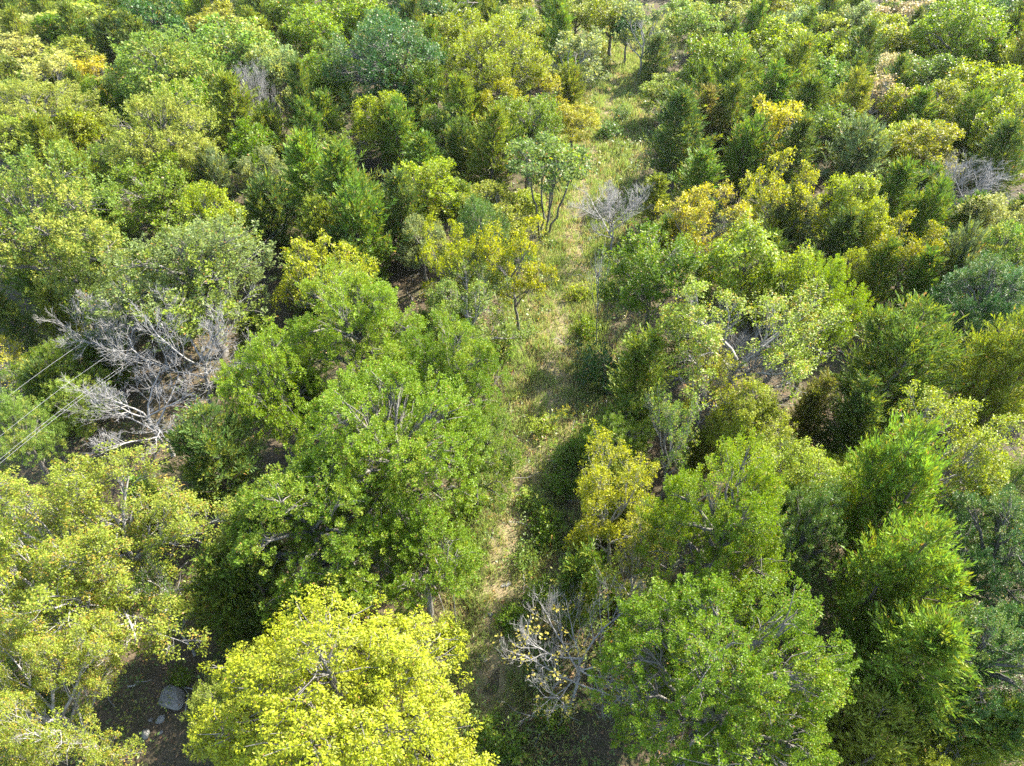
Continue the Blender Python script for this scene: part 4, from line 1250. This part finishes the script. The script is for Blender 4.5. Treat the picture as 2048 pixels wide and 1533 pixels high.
# ------------------------------------------------------------------ utility pole and its four wires
pole_xy = np.array([-5.6, 97.0])
pz = 7.4
e = bpy.data.objects.new("utility_pole", None)
COL.objects.link(e)
e.location = (pole_xy[0], pole_xy[1], float(ground_z(*pole_xy)))
e["label"], e["category"] = "thin dark wooden utility pole at the top among the far trees", "utility pole"
tb = Tubes()
tb.add(np.array([[0, 0, -0.3], [0, 0, 4], [0, 0, pz + 0.4], [0, 0, pz + 0.42]]), np.array([0.16, 0.14, 0.11, 0.01]), 10)
o = bpy.data.objects.new("shaft", tb.mesh("pole_shaft", [M_BARK["dark"]]))
o.parent = e
COL.objects.link(o)
tb = Tubes()
tb.add(np.array([[-1.35, 0.16, pz - 0.1], [-1.34, 0.16, pz - 0.1], [1.34, 0.16, pz - 0.1], [1.35, 0.16, pz - 0.1]]), np.array([0.01, 0.08, 0.08, 0.01]), 4)
o = bpy.data.objects.new("crossarm", tb.mesh("pole_crossarm", [M_BARK["dark"]]))
o.parent = e
COL.objects.link(o)
WIRES = [((0, 805), (171, 670), -0.9, 5.8, "single upper wire crossing the clearing nearest the tall pale-glinting tree"),
         ((52, 830), (205, 705), -0.3, 5.6, "thin second wire passing over the bright green shrub"),
         ((44, 881), (199, 750), 0.3, 5.8, "upper wire of the close pair over the broken stump"),
         ((50, 884), (203, 754), 0.9, 5.7, "lower wire of the close pair over the broken stump")]
for (a, b, off, z, label) in WIRES:
    A, B = at(*a, z), at(*b, z)
    Dv = B - A
    P0 = A - Dv / np.linalg.norm(Dv) * 22
    E = np.array([pole_xy[0] + off, pole_xy[1] + 0.1, pz - 0.03])
    ctrl = np.array([P0, A, B, B + Dv * 0.8 + np.array([0, 0, -1.3]), B * 0.45 + E * 0.55 + np.array([0, 0, -2.8]), E])
    s = np.concatenate([[0], np.cumsum(np.linalg.norm(np.diff(ctrl, axis=0), axis=1))])
    q = np.linspace(0, s[-1], 70)
    P = np.stack([np.interp(q, s, ctrl[:, i]) for i in range(3)], 1)
    for _ in range(12):
        P[1:-1] = (P[:-2] + P[2:] + 2 * P[1:-1]) / 4
    tb = Tubes()
    tb.add(P, np.full(len(P), 0.007), 5)
    o = bpy.data.objects.new("overhead_wire", tb.mesh("overhead_wire", [M_WIRE]))
    o["label"], o["category"], o["group"] = label, "wire", "overhead wires crossing the wood"
    COL.objects.link(o)

# ------------------------------------------------------------------ ground cover: grass, weeds, fallen leaves and sticks
gr = np.random.RandomState(21)


def scatter(n, wid, y0, y1, pw=1.0):
    y = y0 + (y1 - y0) * gr.rand(n) ** pw
    x = gr.uniform(-1, 1, n) * wid(y)
    return x, y


# grass along the trail
i = (gr.rand(21000) ** 1.4 * (len(TRS) - 1)).astype(int)
off = gr.normal(0, 1, len(i)) * (1.6 + 0.012 * TRS[i, 1])
keepp = gr.rand(len(i)) < np.where(np.abs(off) < 0.9, 0.45, 1.0)
i, off = i[keepp], off[keepp]
gxp = TRS[i, 0] + side[i, 0] * off + gr.normal(0, 0.25, len(i))
gyp = TRS[i, 1] + side[i, 1] * off + gr.normal(0, 0.25, len(i))
ok = (gyp > 6) & (gyp < 125)
gxp, gyp, off = gxp[ok], gyp[ok], off[ok]
clump = 0.5 + 0.5 * np.sin(gxp * 1.7 + np.sin(gyp * 1.1) * 2) * np.cos(gyp * 0.9 + gxp * 0.4)
nb = 7
T_ = len(gxp)
hgt = (0.2 + 0.4 * clump + 0.12 * np.abs(off)) * gr.uniform(0.6, 1.3, T_)
base = np.stack([gxp, gyp, ground_z(gxp, gyp)], 1)
P = base[:, None, :] + gr.normal(0, 1, (T_, nb, 3)) * np.array([0.14, 0.14, 0])
D = np.stack([gr.normal(0, 0.38, (T_, nb)), gr.normal(0, 0.38, (T_, nb)), np.ones((T_, nb))], -1)
Nn = gr.normal(size=(T_, nb, 3))
ln = (hgt[:, None] * gr.uniform(0.6, 1.2, (T_, nb))).reshape(-1)
wd = np.repeat(np.clip(0.022 + gyp * 0.0007, 0.03, 0.1), nb)
V = kites(P.reshape(-1, 3), D.reshape(-1, 3), Nn.reshape(-1, 3), ln, wd, wide=0.35)
S = np.repeat(np.clip(gr.rand(T_) * 0.6 + 0.4 * (1 - clump), 0, 1), nb)
o = bpy.data.objects.new("grass", leaf_mesh("grass", [(V, S)], [M_GRASS]))
o.color = (0.24, 0.3, 0.07, 1)
o["kind"] = "stuff"
COL.objects.link(o)

# undergrowth on the forest floor
x, y = scatter(10500, lambda y: 20 + y * 0.66, 6, 118, 1.4)
td = trail_dist(x, y)
cl = np.sin(x * 0.8 + 1) * np.cos(y * 0.63) + np.sin(x * 0.31 - y * 0.4)
ok = ((td > 1.3) | ((y < 48) & (gr.rand(len(x)) < 0.7))) & (cl + gr.normal(0, 0.6, len(x)) > -0.5)
x, y = x[ok], y[ok]
n_ = 16
T_ = len(x)
hh = gr.uniform(0.25, 1.0, T_) * (1 + 0.9 * np.clip((td[ok] - 3) / 3, 0, 1))
tips = np.stack([x, y, ground_z(x, y) + hh * 0.55], 1)
ax = nrm(np.stack([gr.normal(0, 0.4, T_), gr.normal(0, 0.4, T_), np.ones(T_)], 1))
parts = []
for lo, hi, lf in ((0, 35, 0.14), (35, 60, 0.2), (60, 200, 0.3)):
    s_ = (y >= lo) & (y < hi)
    if s_.any():
        parts.append(sprig_leaves(tips[s_], ax[s_], n_, 0.9, 0.55, lf, 0.5, gr, 0.15, taper=0.35))
o = bpy.data.objects.new("undergrowth", leaf_mesh("undergrowth", parts, [M_WEED]))
o.color = (0.11, 0.16, 0.03, 1)
o["kind"] = "stuff"
COL.objects.link(o)

# fallen leaves lying on the floor
x, y = scatter(18000, lambda y: 19 + y * 0.6, 6, 55, 1.2)
T_ = len(x)
P = np.stack([x, y, ground_z(x, y) + 0.045], 1)
D = np.stack([gr.normal(size=T_), gr.normal(size=T_), gr.normal(0, 0.15, T_)], 1)
Nn = gr.normal(0, 0.3, (T_, 3)) + np.array([0, 0, 1])
V = kites(P, D, Nn, gr.uniform(0.09, 0.17, T_), gr.uniform(0.06, 0.1, T_), fold=0.25)
o = bpy.data.objects.new("fallen_leaves", leaf_mesh("fallen_leaves", [(V, gr.rand(T_))], [M_LITTER]))
o.color = (0.2, 0.12, 0.06, 1)
o["kind"] = "stuff"
COL.objects.link(o)

# dead sticks
tb = Tubes()
x, y = scatter(420, lambda y: 18 + y * 0.55, 8, 60)
for a_, b_ in zip(x, y):
    a = gr.rand() * 6.28
    L_ = gr.uniform(0.6, 2.6)
    p0 = np.array([a_, b_, float(ground_z(a_, b_)) + 0.06])
    p1 = p0 + np.array([math.cos(a) * L_, math.sin(a) * L_, gr.uniform(0, 0.5)])
    tb.add(bent(p0, p1, 5, 0.04, gr), np.linspace(0.03, 0.008, 5) * gr.uniform(0.6, 1.3), 3)
o = bpy.data.objects.new("fallen_sticks", tb.mesh("fallen_sticks", [M_BARK["dead"]]))
o["kind"] = "stuff"
COL.objects.link(o)


# ------------------------------------------------------------------ thin summer haze
import bmesh
bm = bmesh.new()
bmesh.ops.create_cube(bm, size=1.0)
me = bpy.data.meshes.new("haze")
for v in bm.verts:
    v.co = (v.co.x * 5400, 60 + v.co.y * 5400, -2.0 + (v.co.z + 0.5) * 35.0)
bm.to_mesh(me)
bm.free()
m = bpy.data.materials.new("haze_air")
nt, ns, lk = nodes_of(m)
out = N(nt, "ShaderNodeOutputMaterial")
pv = N(nt, "ShaderNodeVolumePrincipled")
pv.inputs["Color"].default_value = (0.97, 0.98, 1.0, 1)
pv.inputs["Density"].default_value = 0.00006
pv.inputs["Anisotropy"].default_value = 0.3
lk.new(pv.outputs[0], out.inputs["Volume"])
me.materials.append(m)
o = bpy.data.objects.new("haze", me)
o["kind"] = "stuff"
COL.objects.link(o)
